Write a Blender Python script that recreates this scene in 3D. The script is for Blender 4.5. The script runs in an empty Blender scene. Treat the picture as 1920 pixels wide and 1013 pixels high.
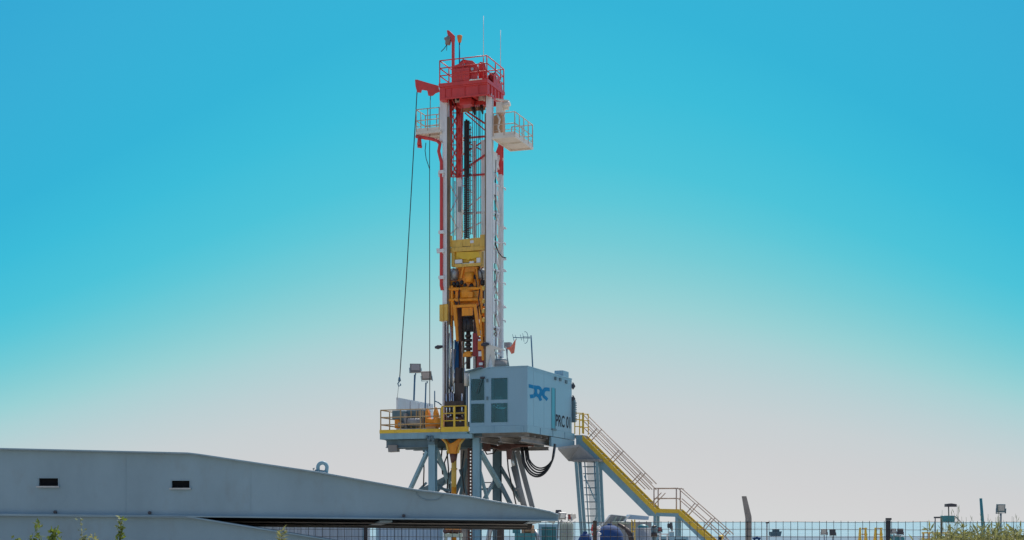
import bpy, math, random
from math import radians, sin, cos, pi, sqrt
from mathutils import Vector, Matrix
random.seed(7)
S = bpy.context.scene
COL = S.collection

# ------------------------------------------------------------------ camera
FPX, CX, HY, EYE = 2820.0, 960.0, 978.0, 1.7
cd = bpy.data.cameras.new('camera'); cam = bpy.data.objects.new('camera', cd); COL.objects.link(cam)
cam.location = (0, 0, EYE); cam.rotation_euler = (radians(90), 0, 0)
cd.sensor_width = 36.0; cd.lens = 36.0*FPX/1920.0
cd.shift_y = (HY-506.5)/1920.0
cd.clip_start = 0.1; cd.clip_end = 60000
S.camera = cam

# ------------------------------------------------------------------ sky and sun
SUN_EL, SUN_AZ = radians(54), radians(20)
w = bpy.data.worlds.new('World'); S.world = w; w.use_nodes = True
nt = w.node_tree; N = nt.nodes; L = nt.links
for n in list(N): N.remove(n)
def srgb(r, g, b):
    f = lambda c: (c/255/12.92 if c <= 10.3 else ((c/255+0.055)/1.055)**2.4)
    return (f(r), f(g), f(b), 1)
out = N.new('ShaderNodeOutputWorld'); mixs = N.new('ShaderNodeMixShader')
sky = N.new('ShaderNodeTexSky'); sky.sky_type = 'NISHITA'; sky.sun_disc = False
sky.sun_elevation = SUN_EL; sky.sun_rotation = SUN_AZ; sky.air_density = 1.0; sky.dust_density = 2.0
bg1 = N.new('ShaderNodeBackground'); bg1.inputs[1].default_value = 0.15
L.new(sky.outputs[0], bg1.inputs[0])
tc = N.new('ShaderNodeTexCoord'); sx = N.new('ShaderNodeSeparateXYZ'); L.new(tc.outputs['Generated'], sx.inputs[0])
def m_(op, a, b=None, clamp=False):
    n = N.new('ShaderNodeMath'); n.operation = op; n.use_clamp = clamp
    for i, v in enumerate((a, b)):
        if v is None: continue
        if isinstance(v, (int, float)): n.inputs[i].default_value = v
        else: L.new(v, n.inputs[i])
    return n.outputs[0]
xx = m_('SUBTRACT', sx.outputs[0], 0.018)
x2 = m_('MULTIPLY', xx, xx)
rr = m_('ADD', m_('MULTIPLY', sx.outputs[2], m_('ADD', 1.0, m_('MULTIPLY', x2, 4.3))), m_('MULTIPLY', x2, 0.36))
rmp = N.new('ShaderNodeValToRGB'); L.new(m_('DIVIDE', rr, 0.60), rmp.inputs[0])
stops = [(q/0.60, c) for q, c in ((0.0, (213,214,214)), (0.03, (210,210,211)), (0.055, (206,208,210)), (0.08, (200,208,211)), (0.105, (188,208,212)), (0.13, (171,209,213)), (0.147, (154,209,213)),
         (0.165, (136,206,213)), (0.184, (117,203,214)), (0.21, (94,199,216)), (0.234, (77,195,217)), (0.282, (61,188,217)), (0.328, (54,180,215)), (0.42, (56,174,214)), (0.60, (49,161,211)))]
e = rmp.color_ramp.elements
while len(e) < len(stops): e.new(0.5)
for el, (p, c) in zip(e, stops): el.position = p; el.color = srgb(*c)
bg2 = N.new('ShaderNodeBackground'); L.new(rmp.outputs[0], bg2.inputs[0]); bg2.inputs[1].default_value = 1.0
front = m_('MULTIPLY', m_('MULTIPLY', m_('ADD', sx.outputs[1], -0.35), 3.0, True), 1.0)
low = m_('SUBTRACT', 1.0, m_('MULTIPLY', m_('SUBTRACT', sx.outputs[2], 0.42), 4.0, True))
def sat(s): return m_('MAXIMUM', m_('MINIMUM', s, 1.0), 0.0)
L.new(m_('MULTIPLY', sat(front), sat(low)), mixs.inputs[0])
L.new(bg1.outputs[0], mixs.inputs[1]); L.new(bg2.outputs[0], mixs.inputs[2]); L.new(mixs.outputs[0], out.inputs[0])

ld = bpy.data.lights.new('sun', 'SUN'); ld.energy = 3.6; ld.angle = radians(0.5); ld.color = (1.0, 0.95, 0.87)
sun = bpy.data.objects.new('sun', ld); COL.objects.link(sun)
sdir = Vector((sin(SUN_AZ)*cos(SUN_EL), cos(SUN_AZ)*cos(SUN_EL), sin(SUN_EL)))
sun.rotation_euler = sdir.to_track_quat('Z', 'Y').to_euler(); sun.location = (20, 60, 60)
S.view_settings.view_transform = 'Standard'; S.view_settings.look = 'None'
S.view_settings.exposure = 0.0; S.view_settings.gamma = 1.0
S.render.engine = 'CYCLES'; S.cycles.max_bounces = 8

# ------------------------------------------------------------------ materials
def mat(name, rgb, rough=0.5, metal=0.0, var=0.18, scale=2.0, streak=0.25, dirt=(0.16, 0.12, 0.08), dirt_amt=0.0, bump=0.0, bscale=30, spec=0.5):
    m = bpy.data.materials.new(name); m.use_nodes = True
    t = m.node_tree; n = t.nodes; l = t.links; b = n['Principled BSDF']
    b.inputs['Roughness'].default_value = rough; b.inputs['Metallic'].default_value = metal
    b.inputs['Specular IOR Level'].default_value = spec
    co = n.new('ShaderNodeTexCoord'); mp = n.new('ShaderNodeMapping'); l.new(co.outputs['Object'], mp.inputs[0])
    mp.inputs['Scale'].default_value = (scale, scale, scale*streak)
    nz = n.new('ShaderNodeTexNoise'); nz.inputs['Scale'].default_value = 1.0; nz.inputs['Detail'].default_value = 6; nz.inputs['Roughness'].default_value = 0.65
    l.new(mp.outputs[0], nz.inputs[0])
    r = n.new('ShaderNodeValToRGB'); l.new(nz.outputs[0], r.inputs[0])
    r.color_ramp.elements[0].position = 0.30; r.color_ramp.elements[1].position = 0.70
    r.color_ramp.elements[0].color = tuple(c*(1-var) for c in rgb)+(1,); r.color_ramp.elements[1].color = tuple(min(1, c*(1+var*0.7)) for c in rgb)+(1,)
    last = r.outputs[0]
    if dirt_amt > 0:
        nz2 = n.new('ShaderNodeTexNoise'); nz2.inputs['Scale'].default_value = 2.3; nz2.inputs['Detail'].default_value = 8; nz2.inputs['Roughness'].default_value = 0.7
        l.new(mp.outputs[0], nz2.inputs[0])
        r2 = n.new('ShaderNodeValToRGB'); l.new(nz2.outputs[0], r2.inputs[0])
        r2.color_ramp.elements[0].position = 0.52; r2.color_ramp.elements[1].position = 0.72
        r2.color_ramp.elements[0].color = (0, 0, 0, 1); r2.color_ramp.elements[1].color = (dirt_amt,)*3+(1,)
        mx = n.new('ShaderNodeMix'); mx.data_type = 'RGBA'; l.new(r2.outputs[0], mx.inputs[0]); l.new(last, mx.inputs[6]); mx.inputs[7].default_value = dirt+(1,)
        last = mx.outputs[2]
    l.new(last, b.inputs['Base Color'])
    if bump > 0:
        nb = n.new('ShaderNodeTexNoise'); nb.inputs['Scale'].default_value = bscale; nb.inputs['Detail'].default_value = 4; l.new(co.outputs['Object'], nb.inputs[0])
        bp = n.new('ShaderNodeBump'); bp.inputs['Strength'].default_value = bump; bp.inputs['Distance'].default_value = 0.02
        l.new(nb.outputs[0], bp.inputs['Height']); l.new(bp.outputs[0], b.inputs['Normal'])
    return m
M = dict(
    girder=mat('blue_grey_girder_paint', (0.245, 0.365, 0.435), 0.42, var=0.13, scale=0.8, streak=0.5, dirt_amt=0.35, dirt=(0.20, 0.22, 0.22), bump=0.03, bscale=4),
    steel_blue=mat('blue_grey_steel_paint', (0.24, 0.42, 0.50), 0.45, var=0.14, scale=1.6, dirt_amt=0.30, dirt=(0.17, 0.17, 0.16)),
    cabin=mat('pale_blue_cabin_paint', (0.25, 0.43, 0.54), 0.40, var=0.05, scale=0.9, streak=0.4, dirt_amt=0.12, dirt=(0.30, 0.36, 0.40)),
    frame=mat('cabin_frame_paint', (0.24, 0.42, 0.52), 0.42, var=0.07, scale=1.2, dirt_amt=0.15, dirt=(0.25, 0.27, 0.28)),
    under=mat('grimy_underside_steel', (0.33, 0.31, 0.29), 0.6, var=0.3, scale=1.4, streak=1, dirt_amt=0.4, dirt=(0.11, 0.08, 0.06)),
    white=mat('weathered_white_paint', (0.78, 0.80, 0.82), 0.45, var=0.08, scale=1.6, dirt_amt=0.35, dirt=(0.40, 0.37, 0.33)),
    red=mat('red_mast_paint', (0.66, 0.055, 0.052), 0.40, var=0.16, scale=1.8, dirt_amt=0.30, dirt=(0.30, 0.03, 0.03)),
    darkred=mat('dark_red_paint', (0.30, 0.035, 0.04), 0.5, var=0.2, dirt_amt=0.3),
    yellow=mat('safety_yellow_paint', (0.82, 0.53, 0.04), 0.42, var=0.12, dirt_amt=0.3, dirt=(0.35, 0.22, 0.06)),
    mustard=mat('mustard_yellow_paint', (0.78, 0.50, 0.10), 0.45, var=0.2, scale=4, dirt_amt=0.55, dirt=(0.30, 0.20, 0.08)),
    orange=mat('machine_orange_paint', (0.88, 0.32, 0.015), 0.42, var=0.2, scale=3, dirt_amt=0.4, dirt=(0.20, 0.09, 0.03)),
    rail_warm=mat('faded_yellow_rail_paint', (0.50, 0.34, 0.16), 0.5, var=0.15),
    rail_rose=mat('rose_grey_rail_paint', (0.56, 0.42, 0.33), 0.5, var=0.15),
    cream=mat('cream_platform_paint', (0.78, 0.72, 0.63), 0.5, var=0.10, dirt_amt=0.3, dirt=(0.42, 0.33, 0.24)),
    tan=mat('tan_orange_cover', (0.62, 0.36, 0.20), 0.6, var=0.18),
    rust=mat('brown_greased_rail', (0.26, 0.19, 0.115), 0.5, 0.2, var=0.35, scale=4, dirt_amt=0.4, dirt=(0.09, 0.06, 0.04)),
    chain=mat('black_chain_plastic', (0.030, 0.028, 0.032), 0.45, var=0.3, scale=6),
    black=mat('black_rubber_hose', (0.020, 0.021, 0.024), 0.42, var=0.3, scale=6),
    darkmetal=mat('dark_oily_metal', (0.075, 0.055, 0.048), 0.42, 0.35, var=0.4, scale=5, dirt_amt=0.5, dirt=(0.03, 0.02, 0.02)),
    grey=mat('grey_machine_paint', (0.30, 0.31, 0.32), 0.5, var=0.18, scale=3, dirt_amt=0.3),
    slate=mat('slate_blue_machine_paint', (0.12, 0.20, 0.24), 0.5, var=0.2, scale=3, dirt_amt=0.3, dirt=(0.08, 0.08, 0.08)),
    chrome=mat('bright_galvanised_steel', (0.72, 0.73, 0.74), 0.22, 0.9, var=0.1),
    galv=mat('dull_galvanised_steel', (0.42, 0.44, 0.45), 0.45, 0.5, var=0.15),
    wire=mat('dark_steel_rope', (0.05, 0.06, 0.07), 0.5, 0.3, var=0.2),
    mesh=mat('dark_fence_wire', (0.055, 0.055, 0.06), 0.55, 0.3, var=0.3),
    bluepipe=mat('deep_blue_pipe_paint', (0.015, 0.13, 0.33), 0.4, var=0.2),
    bluetank=mat('royal_blue_tank_paint', (0.012, 0.06, 0.20), 0.8, var=0.3, scale=2.5, streak=0.6, dirt_amt=0.3, dirt=(0.02, 0.05, 0.12)),
    brownpipe=mat('brown_pipe_steel', (0.14, 0.065, 0.05), 0.42, 0.2, var=0.3, scale=4),
    logo=mat('blue_logo_paint', (0.002, 0.20, 0.44), 0.6, var=0.05, spec=0.15),
    teal=mat('teal_stripe_paint', (0.06, 0.33, 0.43), 0.4, var=0.08),
    ink=mat('black_lettering_paint', (0.02, 0.025, 0.04), 0.6, var=0.1, spec=0.15),
    hole=mat('painted_shade_black', (0.012, 0.013, 0.015), 0.8, var=0.2, spec=0.05),  # black that stands in for shade in slots and under the girder
    lampgrey=mat('lamp_housing_grey', (0.25, 0.235, 0.225), 0.45, 0.2, var=0.15),
    lens=mat('dull_lamp_lens', (0.46, 0.42, 0.41), 0.3, var=0.1),
    lampdark=mat('lamp_housing_dark', (0.055, 0.055, 0.07), 0.45, 0.1, var=0.15),
    lampblue=mat('lamp_pole_blue', (0.07, 0.19, 0.30), 0.45, var=0.1),
    beacon=mat('amber_beacon_lens', (0.80, 0.30, 0.06), 0.25, var=0.1),
    redcloth=mat('orange_red_cloth', (0.95, 0.24, 0.15), 0.8, var=0.12, scale=6),
    concrete=mat('weathered_concrete', (0.29, 0.265, 0.245), 0.8, var=0.2, scale=8, streak=0.4, dirt_amt=0.4, dirt=(0.16, 0.13, 0.11), bump=0.3, bscale=40),
    rustpost=mat('rusty_post_steel', (0.11, 0.075, 0.06), 0.7, var=0.35, scale=8, dirt_amt=0.6, dirt=(0.18, 0.09, 0.05)),
    blackpost=mat('dark_post_steel', (0.035, 0.036, 0.045), 0.6, var=0.3, scale=8),
    ibc=mat('pale_green_tank_plastic', (0.36, 0.44, 0.37), 0.4, var=0.12, scale=3),
    tealtank=mat('teal_tank_paint', (0.04, 0.22, 0.25), 0.45, var=0.2),
    panelblue=mat('light_blue_corrugated_paint', (0.34, 0.48, 0.62), 0.5, var=0.1, scale=1.5, dirt_amt=0.25, dirt=(0.25, 0.28, 0.32)),
    grey_panel=mat('grey_blue_container_paint', (0.36, 0.43, 0.50), 0.5, var=0.1, scale=1.2, dirt_amt=0.3, dirt=(0.28, 0.28, 0.29)),
    sand=mat('sandy_gravel', (0.44, 0.39, 0.32), 0.9, var=0.3, scale=0.6, streak=1, dirt_amt=0.4, dirt=(0.22, 0.19, 0.15), bump=0.5, bscale=12),
    asphalt=mat('dark_asphalt', (0.12, 0.20, 0.26), 0.85, var=0.25, scale=0.4, streak=1),
    stem=mat('dry_plant_stem', (0.20, 0.19, 0.07), 0.7, var=0.25, scale=10),
    interior=mat('cabin_interior_teal', (0.30, 0.56, 0.60), 0.6, var=0.1),
    ship=mat('distant_hull_grey', (0.10, 0.15, 0.17), 0.6, var=0.1),
    seat=mat('light_seat_vinyl', (0.45, 0.47, 0.47), 0.5, var=0.1),
)
def leaf_mat(name, c, t):
    m = bpy.data.materials.new(name); m.use_nodes = True; tr = m.node_tree; n = tr.nodes; l = tr.links
    b = n['Principled BSDF']; b.inputs['Roughness'].default_value = 0.55
    oi = n.new('ShaderNodeTexCoord'); nz = n.new('ShaderNodeTexNoise'); nz.inputs['Scale'].default_value = 9; nz.inputs['Detail'].default_value = 5; l.new(oi.outputs['Object'], nz.inputs[0])
    r = n.new('ShaderNodeValToRGB'); l.new(nz.outputs[0], r.inputs[0]); r.color_ramp.elements[0].position = .3; r.color_ramp.elements[1].position = .7
    r.color_ramp.elements[0].color = tuple(x*0.55 for x in c)+(1,); r.color_ramp.elements[1].color = tuple(x*1.5 for x in c)+(1,)
    l.new(r.outputs[0], b.inputs['Base Color'])
    ts = n.new('ShaderNodeBsdfTranslucent'); ts.inputs[0].default_value = t+(1,)
    ms = n.new('ShaderNodeMixShader'); ms.inputs[0].default_value = 0.42
    l.new(b.outputs[0], ms.inputs[1]); l.new(ts.outputs[0], ms.inputs[2]); l.new(ms.outputs[0], n['Material Output'].inputs[0])
    return m
M['leaf'] = leaf_mat('green_leaf', (0.075, 0.115, 0.022), (0.20, 0.26, 0.04))
M['leaf_yellow'] = leaf_mat('yellow_green_leaf', (0.21, 0.21, 0.075), (0.34, 0.34, 0.12))
M['leaf_grey'] = leaf_mat('grey_green_leaf', (0.15, 0.19, 0.11), (0.25, 0.28, 0.16))
def glass():
    m = bpy.data.materials.new('tinted_teal_glass'); m.use_nodes = True; t = m.node_tree; n = t.nodes; l = t.links
    n.remove(n['Principled BSDF'])
    tr = n.new('ShaderNodeBsdfTransparent'); tr.inputs[0].default_value = (0.48, 0.76, 0.82, 1)
    gl = n.new('ShaderNodeBsdfGlossy'); gl.inputs['Roughness'].default_value = 0.06; gl.inputs[0].default_value = (0.58, 0.80, 0.88, 1)
    fr = n.new('ShaderNodeFresnel'); fr.inputs[0].default_value = 1.5
    mx = n.new('ShaderNodeMixShader'); ad = n.new('ShaderNodeMath'); ad.operation = 'ADD'; ad.inputs[1].default_value = 0.02; l.new(fr.outputs[0], ad.inputs[0]); l.new(ad.outputs[0], mx.inputs[0]); l.new(tr.outputs[0], mx.inputs[1]); l.new(gl.outputs[0], mx.inputs[2])
    l.new(mx.outputs[0], n['Material Output'].inputs[0]); return m
M['glass'] = glass()
def sea_mat():
    m = mat('sea_water', (0.28, 0.38, 0.43), 0.28, var=0.2, scale=0.004, streak=1)
    t = m.node_tree; n = t.nodes; l = t.links; b = n['Principled BSDF']
    co = n.new('ShaderNodeTexCoord'); mp = n.new('ShaderNodeMapping'); mp.inputs['Scale'].default_value = (0.05, 0.16, 1); l.new(co.outputs['Object'], mp.inputs[0])
    nz = n.new('ShaderNodeTexNoise'); nz.inputs['Scale'].default_value = 1.0; nz.inputs['Detail'].default_value = 5; l.new(mp.outputs[0], nz.inputs[0])
    bp = n.new('ShaderNodeBump'); bp.inputs['Strength'].default_value = 0.5; bp.inputs['Distance'].default_value = 1.0
    l.new(nz.outputs[0], bp.inputs['Height']); l.new(bp.outputs[0], b.inputs['Normal']); return m
M['sea'] = sea_mat()

# ------------------------------------------------------------------ frames, meshes, things
class Frame:
    def __init__(s, ox, oy, a): s.ox, s.oy, s.a = ox, oy, a
    def world(s, p):
        c, n = cos(s.a), sin(s.a); return Vector((s.ox+p[0]*c-p[1]*n, s.oy+p[0]*n+p[1]*c, p[2]))
WORLD = Frame(0, 0, 0)
Y0 = 73.0; X0 = (918-CX)/FPX*Y0
RIG = Frame(X0, Y0, radians(-20))
UX, UY, VX, VY = cos(radians(20)), -sin(radians(20)), sin(radians(20)), cos(radians(20))
def yd(u, v): return Y0+u*UY+v*VY
def uu(px, v): t = (px-CX)/FPX; return (t*(Y0+v*VY)-X0-v*VX)/(UX-t*UY)
def vv(px, u): t = (px-CX)/FPX; return (t*(Y0+u*UY)-X0-u*UX)/(VX-t*VY)
def zz(py, u, v): return EYE+(HY-py)/FPX*yd(u, v)
def P(px, py, v): u = uu(px, v); return Vector((u, v, zz(py, u, v)))          # rig coordinates
def W(px, py, Y): return Vector(((px-CX)/FPX*Y, Y, EYE+(HY-py)/FPX*Y))        # world coordinates
def wx(px, Y): return (px-CX)/FPX*Y
def wz(py, Y): return EYE+(HY-py)/FPX*Y

class MB:
    def __init__(s): s.v = []; s.f = []; s.s = []; s.p = []; s.cur = 0; s.lock = 0
    def new(s):
        if not s.lock: s.cur += 1
    def face(s, idx, smooth=False): s.f.append(tuple(idx)); s.s.append(smooth); s.p.append(s.cur)
    def pieces(s):
        for k in sorted(set(s.p)):
            b = MB(); mp = {}
            for f, sm, q in zip(s.f, s.s, s.p):
                if q != k: continue
                for i in f:
                    if i not in mp: mp[i] = len(b.v); b.v.append(s.v[i])
                b.f.append(tuple(mp[i] for i in f)); b.s.append(sm); b.p.append(1)
            yield b
    def box(s, x0, x1, y0, y1, z0, z1):
        s.new(); x0, x1 = sorted((x0, x1)); y0, y1 = sorted((y0, y1)); z0, z1 = sorted((z0, z1)); b = len(s.v)
        s.v += [Vector((x, y, z)) for z in (z0, z1) for y in (y0, y1) for x in (x0, x1)]
        for q in ((0, 2, 3, 1), (4, 5, 7, 6), (0, 1, 5, 4), (2, 6, 7, 3), (0, 4, 6, 2), (1, 3, 7, 5)): s.face([b+i for i in q])
        return s
    def bar(s, p, q, w, h=None, up=(0, 0, 1)):
        s.new(); p = Vector(p); q = Vector(q); h = h or w; d = (q-p).normalized(); up = Vector(up)
        if abs(d.dot(up)) > 0.98: up = Vector((0, 1, 0))
        a = d.cross(up).normalized(); c = a.cross(d).normalized(); b = len(s.v)
        for e in (p, q):
            for i, j in ((-1, -1), (1, -1), (1, 1), (-1, 1)): s.v.append(e+a*(i*w/2)+c*(j*h/2))
        for k in ((0, 3, 2, 1), (4, 5, 6, 7), (0, 1, 5, 4), (1, 2, 6, 5), (2, 3, 7, 6), (3, 0, 4, 7)): s.face([b+i for i in k])
        return s
    def tube(s, pts, r, n=8, caps=True):
        s.new(); pts = [Vector(p) for p in pts]; m = len(pts); rs = r if isinstance(r, (list, tuple)) else [r]*m
        t0 = (pts[1]-pts[0]).normalized(); a = t0.cross(Vector((0, 0, 1)))
        if a.length < 0.05: a = t0.cross(Vector((0, 1, 0)))
        a.normalize(); base = len(s.v)
        for i, p in enumerate(pts):
            t = ((pts[min(i+1, m-1)]-p).normalized()+(p-pts[max(i-1, 0)]).normalized())
            t = t.normalized() if t.length > 1e-6 else t0
            a = (a-t*a.dot(t)); a.normalize(); c = t.cross(a)
            for k in range(n): th = 2*pi*k/n; s.v.append(p+(a*cos(th)+c*sin(th))*rs[i])
        for i in range(m-1):
            for k in range(n):
                k2 = (k+1) % n; s.face((base+i*n+k, base+i*n+k2, base+(i+1)*n+k2, base+(i+1)*n+k), True)
        if caps:
            s.face([base+k for k in range(n-1, -1, -1)]); s.face([base+(m-1)*n+k for k in range(n)])
        return s
    def prism(s, pts, d):
        s.new(); pts = [Vector(p) for p in pts]; d = Vector(d); b = len(s.v); n = len(pts); s.v += pts+[p+d for p in pts]
        s.face(range(b, b+n)); s.face(range(b+2*n-1, b+n-1, -1))
        for i in range(n): j = (i+1) % n; s.face((b+i, b+n+i, b+n+j, b+j))
        return s
    def ball(s, c, rx, ry=None, rz=None, n=10, m=7):
        s.new(); ry = ry or rx; rz = rz or rx; c = Vector(c); b = len(s.v)
        for i in range(m+1):
            ph = -pi/2+pi*i/m; cr = max(cos(ph), 1e-3)
            for k in range(n): th = 2*pi*k/n; s.v.append(c+Vector((rx*cr*cos(th), ry*cr*sin(th), rz*sin(ph))))
        for i in range(m):
            for k in range(n): k2 = (k+1) % n; s.face((b+i*n+k, b+i*n+k2, b+(i+1)*n+k2, b+(i+1)*n+k), True)
        return s
    def ibeam(s, p, q, w, h, t=0.03):
        s.new(); s.lock += 1; p = Vector(p); q = Vector(q); z = Vector((0, 0, 1))
        s.bar(p+z*(h/2-t/2), q+z*(h/2-t/2), w, t); s.bar(p-z*(h/2-t/2), q-z*(h/2-t/2), w, t); s.bar(p, q, t*0.7, h-2*t); s.lock -= 1; return s
    def rail(s, pts, hs, gap, r, top_r=None):
        pts = [Vector(p) for p in pts]; up = Vector((0, 0, 1))
        for h in hs:
            for a, b in zip(pts, pts[1:]): s.tube([a+up*h, b+up*h], r, 6)
        for i, (a, b) in enumerate(zip(pts, pts[1:])):
            n = max(1, round((b-a).length/gap))
            for k in range(n+1):
                if k == 0 and i > 0: continue
                p = a.lerp(b, k/n); s.tube([p-up*0.02, p+up*(max(hs)+0.01)], r*1.15, 6)
        return s
    def leaf(s, p, d, ln, wd):
        p = Vector(p); d = Vector(d).normalized(); side = d.cross(Vector((random.gauss(0, 1), random.gauss(0, 1), random.gauss(0, 1))))
        if side.length < 1e-3: return
        side.normalize(); b = len(s.v); nrm = d.cross(side)
        s.v += [p, p+d*ln*0.5+side*wd/2+nrm*ln*0.06, p+d*ln, p+d*ln*0.5-side*wd/2+nrm*ln*0.06]
        s.face((b, b+1, b+2)); s.face((b, b+2, b+3))

GROUPS = dict(floodlight='floodlights on the rig floor', whip_antenna='whip antennas on the crown', twin_lamp='twin yard lamps before the sea', yellow_trestle='yellow trestles before the sea', weed='weeds before the lower girder',
              grass_bush='grassy bushes by the fence', blue_tank='royal blue tanks behind the fence', post_side_lamp='lamps beside the capped post', tank_floodlight='lamps by the girder tip', tapered_girder='stacked tapered girders', yard_lamp='yard lamps under the stairs', mud_tank='tanks behind the fence')
class Thing:
    """a top-level object: an Empty at its base with parts, or one mesh"""
    def __init__(s, name, label, cat, base, frame=WORLD, group=None, kind=None, mb=None, mat=None):
        s.frame = frame; s.base = Vector(base)
        s.o = bpy.data.objects.new(name, s.mesh(name, mb, mat) if mb else None); COL.objects.link(s.o)
        s.o.location = frame.world(base); s.o.rotation_euler = (0, 0, frame.a)
        if kind != 'structure': s.o['label'] = label; s.o['category'] = cat
        group = group or GROUPS.get(name)
        if group: s.o['group'] = group
        if kind: s.o['kind'] = kind
    def mesh(s, name, mb, mt):
        me = bpy.data.meshes.new(name); me.from_pydata([tuple(v-s.base) for v in mb.v], [], mb.f)
        me.polygons.foreach_set('use_smooth', mb.s); me.materials.append(M[mt]); me.update()
        return me
    def parts(s, name, mb, mt, parent=None, label=None, bevel=0):
        for b in mb.pieces(): o = s.part(name, b, mt, parent, label, bevel)
        return o
    def part(s, name, mb, mt, parent=None, label=None, bevel=0):
        o = bpy.data.objects.new(name, s.mesh(name, mb, mt)); COL.objects.link(o); o.parent = parent or s.o
        if label: o['label'] = label
        if bevel:
            b = o.modifiers.new('bevel', 'BEVEL'); b.width = bevel; b.segments = 2; b.limit_method = 'ANGLE'
        return o
def structure(name, mb, mt): return Thing(name, None, None, (0, 0, 0), WORLD, kind='structure', mb=mb, mat=mt)
def single(name, label, cat, base, mb, mt, frame=WORLD, group=None): return Thing(name, label, cat, base, frame, group, mb=mb, mat=mt)

# ------------------------------------------------------------------ setting: ground, road, sea
structure('ground', MB().prism([(-400, -60, 0), (400, -60, 0), (400, 172, 0), (-400, 172, 0)], (0, 0, -9.5)), 'sand')
structure('road', MB().prism([(-380, 118, 0.004), (380, 118, 0.004), (380, 171, 0.004), (-380, 171, 0.004)], (0, 0, 0.02)), 'asphalt')
g = MB(); g.v = [Vector(p) for p in ((-30000, 172, -8), (30000, 172, -8), (30000, 40000, -8), (-30000, 40000, -8))]; g.face((0, 1, 2, 3))
structure('sea', g, 'sea')

# ================================================================== DRILLING MAST
FLOOR = zz(811, uu(800, -1.1), -1.1)
ZTOP = zz(176, 0, 0)
mast = Thing('drilling_mast', 'tall white drilling mast with a red crown standing on the rig floor', 'mast', (-1.1, 0.8, FLOOR), RIG)
def column(u0, u1, v0, dep, z0, z1, mt, name='column'):
    b = MB(); uc = (u0+u1)/2
    b.box(u0, u1, v0, v0+0.05, z0, z1); b.box(uc-0.03, uc+0.03, v0+0.05, v0+dep-0.05, z0, z1); b.box(u0+.02, u1-.02, v0+dep-0.05, v0+dep, z0, z1)
    return mast.part(name, b, mt)
VB = 1.5
zr = zz(330, -1, VB)                       # the red paint ends here on the rear columns
fl0, fl1 = uu(829.5, 0), uu(837.6, 0); fr0, fr1 = uu(911.3, 0), uu(921.5, 0)
bl0, bl1 = uu(855, VB), uu(864, VB); br0, br1 = uu(934, VB), uu(941, VB)
column(fl0, fl1, 0, 0.34, FLOOR, ZTOP, 'white'); column(fr0, fr1, 0, 0.34, FLOOR, ZTOP, 'white')
column(bl0, bl1, VB, 0.3, FLOOR, zr, 'white'); column(br0, br1, VB, 0.3, FLOOR, zr, 'white')
column(bl0, bl1, VB, 0.3, zr, ZTOP, 'red'); column(br0, br1, VB, 0.3, zr, ZTOP, 'red')
# greased guide rails on the inner faces
for a, b_ in ((837.9, 842.5), (908.6, 911.0)):
    r = MB().box(uu(a, .1), uu(b_, .1), .1, .28, zz(608, -2, .1) if a < 850 else FLOOR, zz(215, -1, .1)); mast.part('guide_rail', r, 'rust')
# rear tracks
for a, b_ in ((887, 892.5), (902, 908)):
    mast.part('rear_track', MB().box(uu(a, VB+.1), uu(b_, VB+.1), VB+.1, VB+.16, zz(690, -1, VB), zz(262, -1, VB)), 'white')
# left side red lattice in the upper part
b = MB()
for k in range(5):
    y0, y1 = 182+k*30, 212+k*30
    a0, a1 = P(846, y0, .34), P(859, y1, VB)
    b.bar(a0, a1, .05); b.bar(P(859, y0, VB), P(846, y1, .34), .05)
    b.bar(P(846, y1, .34), P(859, y1, VB), .05)
b.tube([P(844.8, 182, .45), P(844.8, 330, .45)], .075); b.tube([P(857, 182, 1.2), P(857, 330, 1.2)], .06)
mast.parts('side_brace', b, 'red')
b = MB()
for (x0, y0, x1, y1, v0, v1) in ((861, 260, 911, 256, VB, VB), (855, 331, 911, 327, VB, VB), (856, 328, 911, 290, VB, VB), (866, 203, 911, 233, VB, VB), (862, 200, 911, 195, VB, VB),
                                 (843, 318, 857, 331, .3, VB)):
    b.bar(P(x0, y0, v0), P(x1, y1, v1), .09)
mast.parts('upper_brace', b, 'red')
b = MB()
for y in (400, 470, 545, 620): b.bar(P(862, y+1, VB+.1), P(932, y-3, VB+.1), .10)
for (x0, y0, x1, y1) in ((864, 345, 886, 362), (864, 400, 931, 345), (864, 437, 931, 402), (864, 470, 931, 437), (864, 545, 931, 472), (864, 620, 931, 547), (864, 690, 931, 622)):
    b.bar(P(x0, y0, VB+.2), P(x1, y1, VB+.2), .06)
mast.parts('rear_brace', b, 'white')
# right side lattice with gussets
b = MB(); ug = (fr1+br1)/2+.0
zig = [292, 345, 398, 452, 505, 560, 612, 660, 700]
for i in range(len(zig)-1):
    a = P(923, zig[i], .36) if i % 2 else P(936, zig[i], VB); c = P(936, zig[i+1], VB) if i % 2 else P(923, zig[i+1], .36)
    b.bar(a, c, .10, .10)
    b.bar(P(923, zig[i+1], .36), P(936, zig[i+1]+4, VB), .09)
    b.bar(P(923.5, (zig[i]+zig[i+1])/2-8, .3), P(934, zig[i+1]-6, VB-.1), .06); b.bar(P(929, zig[i]+4, .8), P(936, (zig[i]+zig[i+1])/2, VB), .07)
mast.parts('side_brace', b, 'white')
b = MB()
for y, h in ((225, 20), (300, 34), (352, 22), (424, 26), (480, 24), (574, 22), (640, 20)):
    q = P(924, y, .4); b.box(q.x-.02, q.x+.015, .38, 1.0, q.z-h/76, q.z+h/76)
    q = P(941, y, VB+.3); b.box(q.x-.05, q.x+.16, VB+.1, VB+.14, q.z-.10, q.z+.05)
mast.parts('gusset_plate', b, 'white')
b = MB().prism([P(927, 292, VB-.05), P(941, 255, VB-.05), P(941, 326, VB-.05), P(929, 322, VB-.05)], (0, .04, 0))
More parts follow.
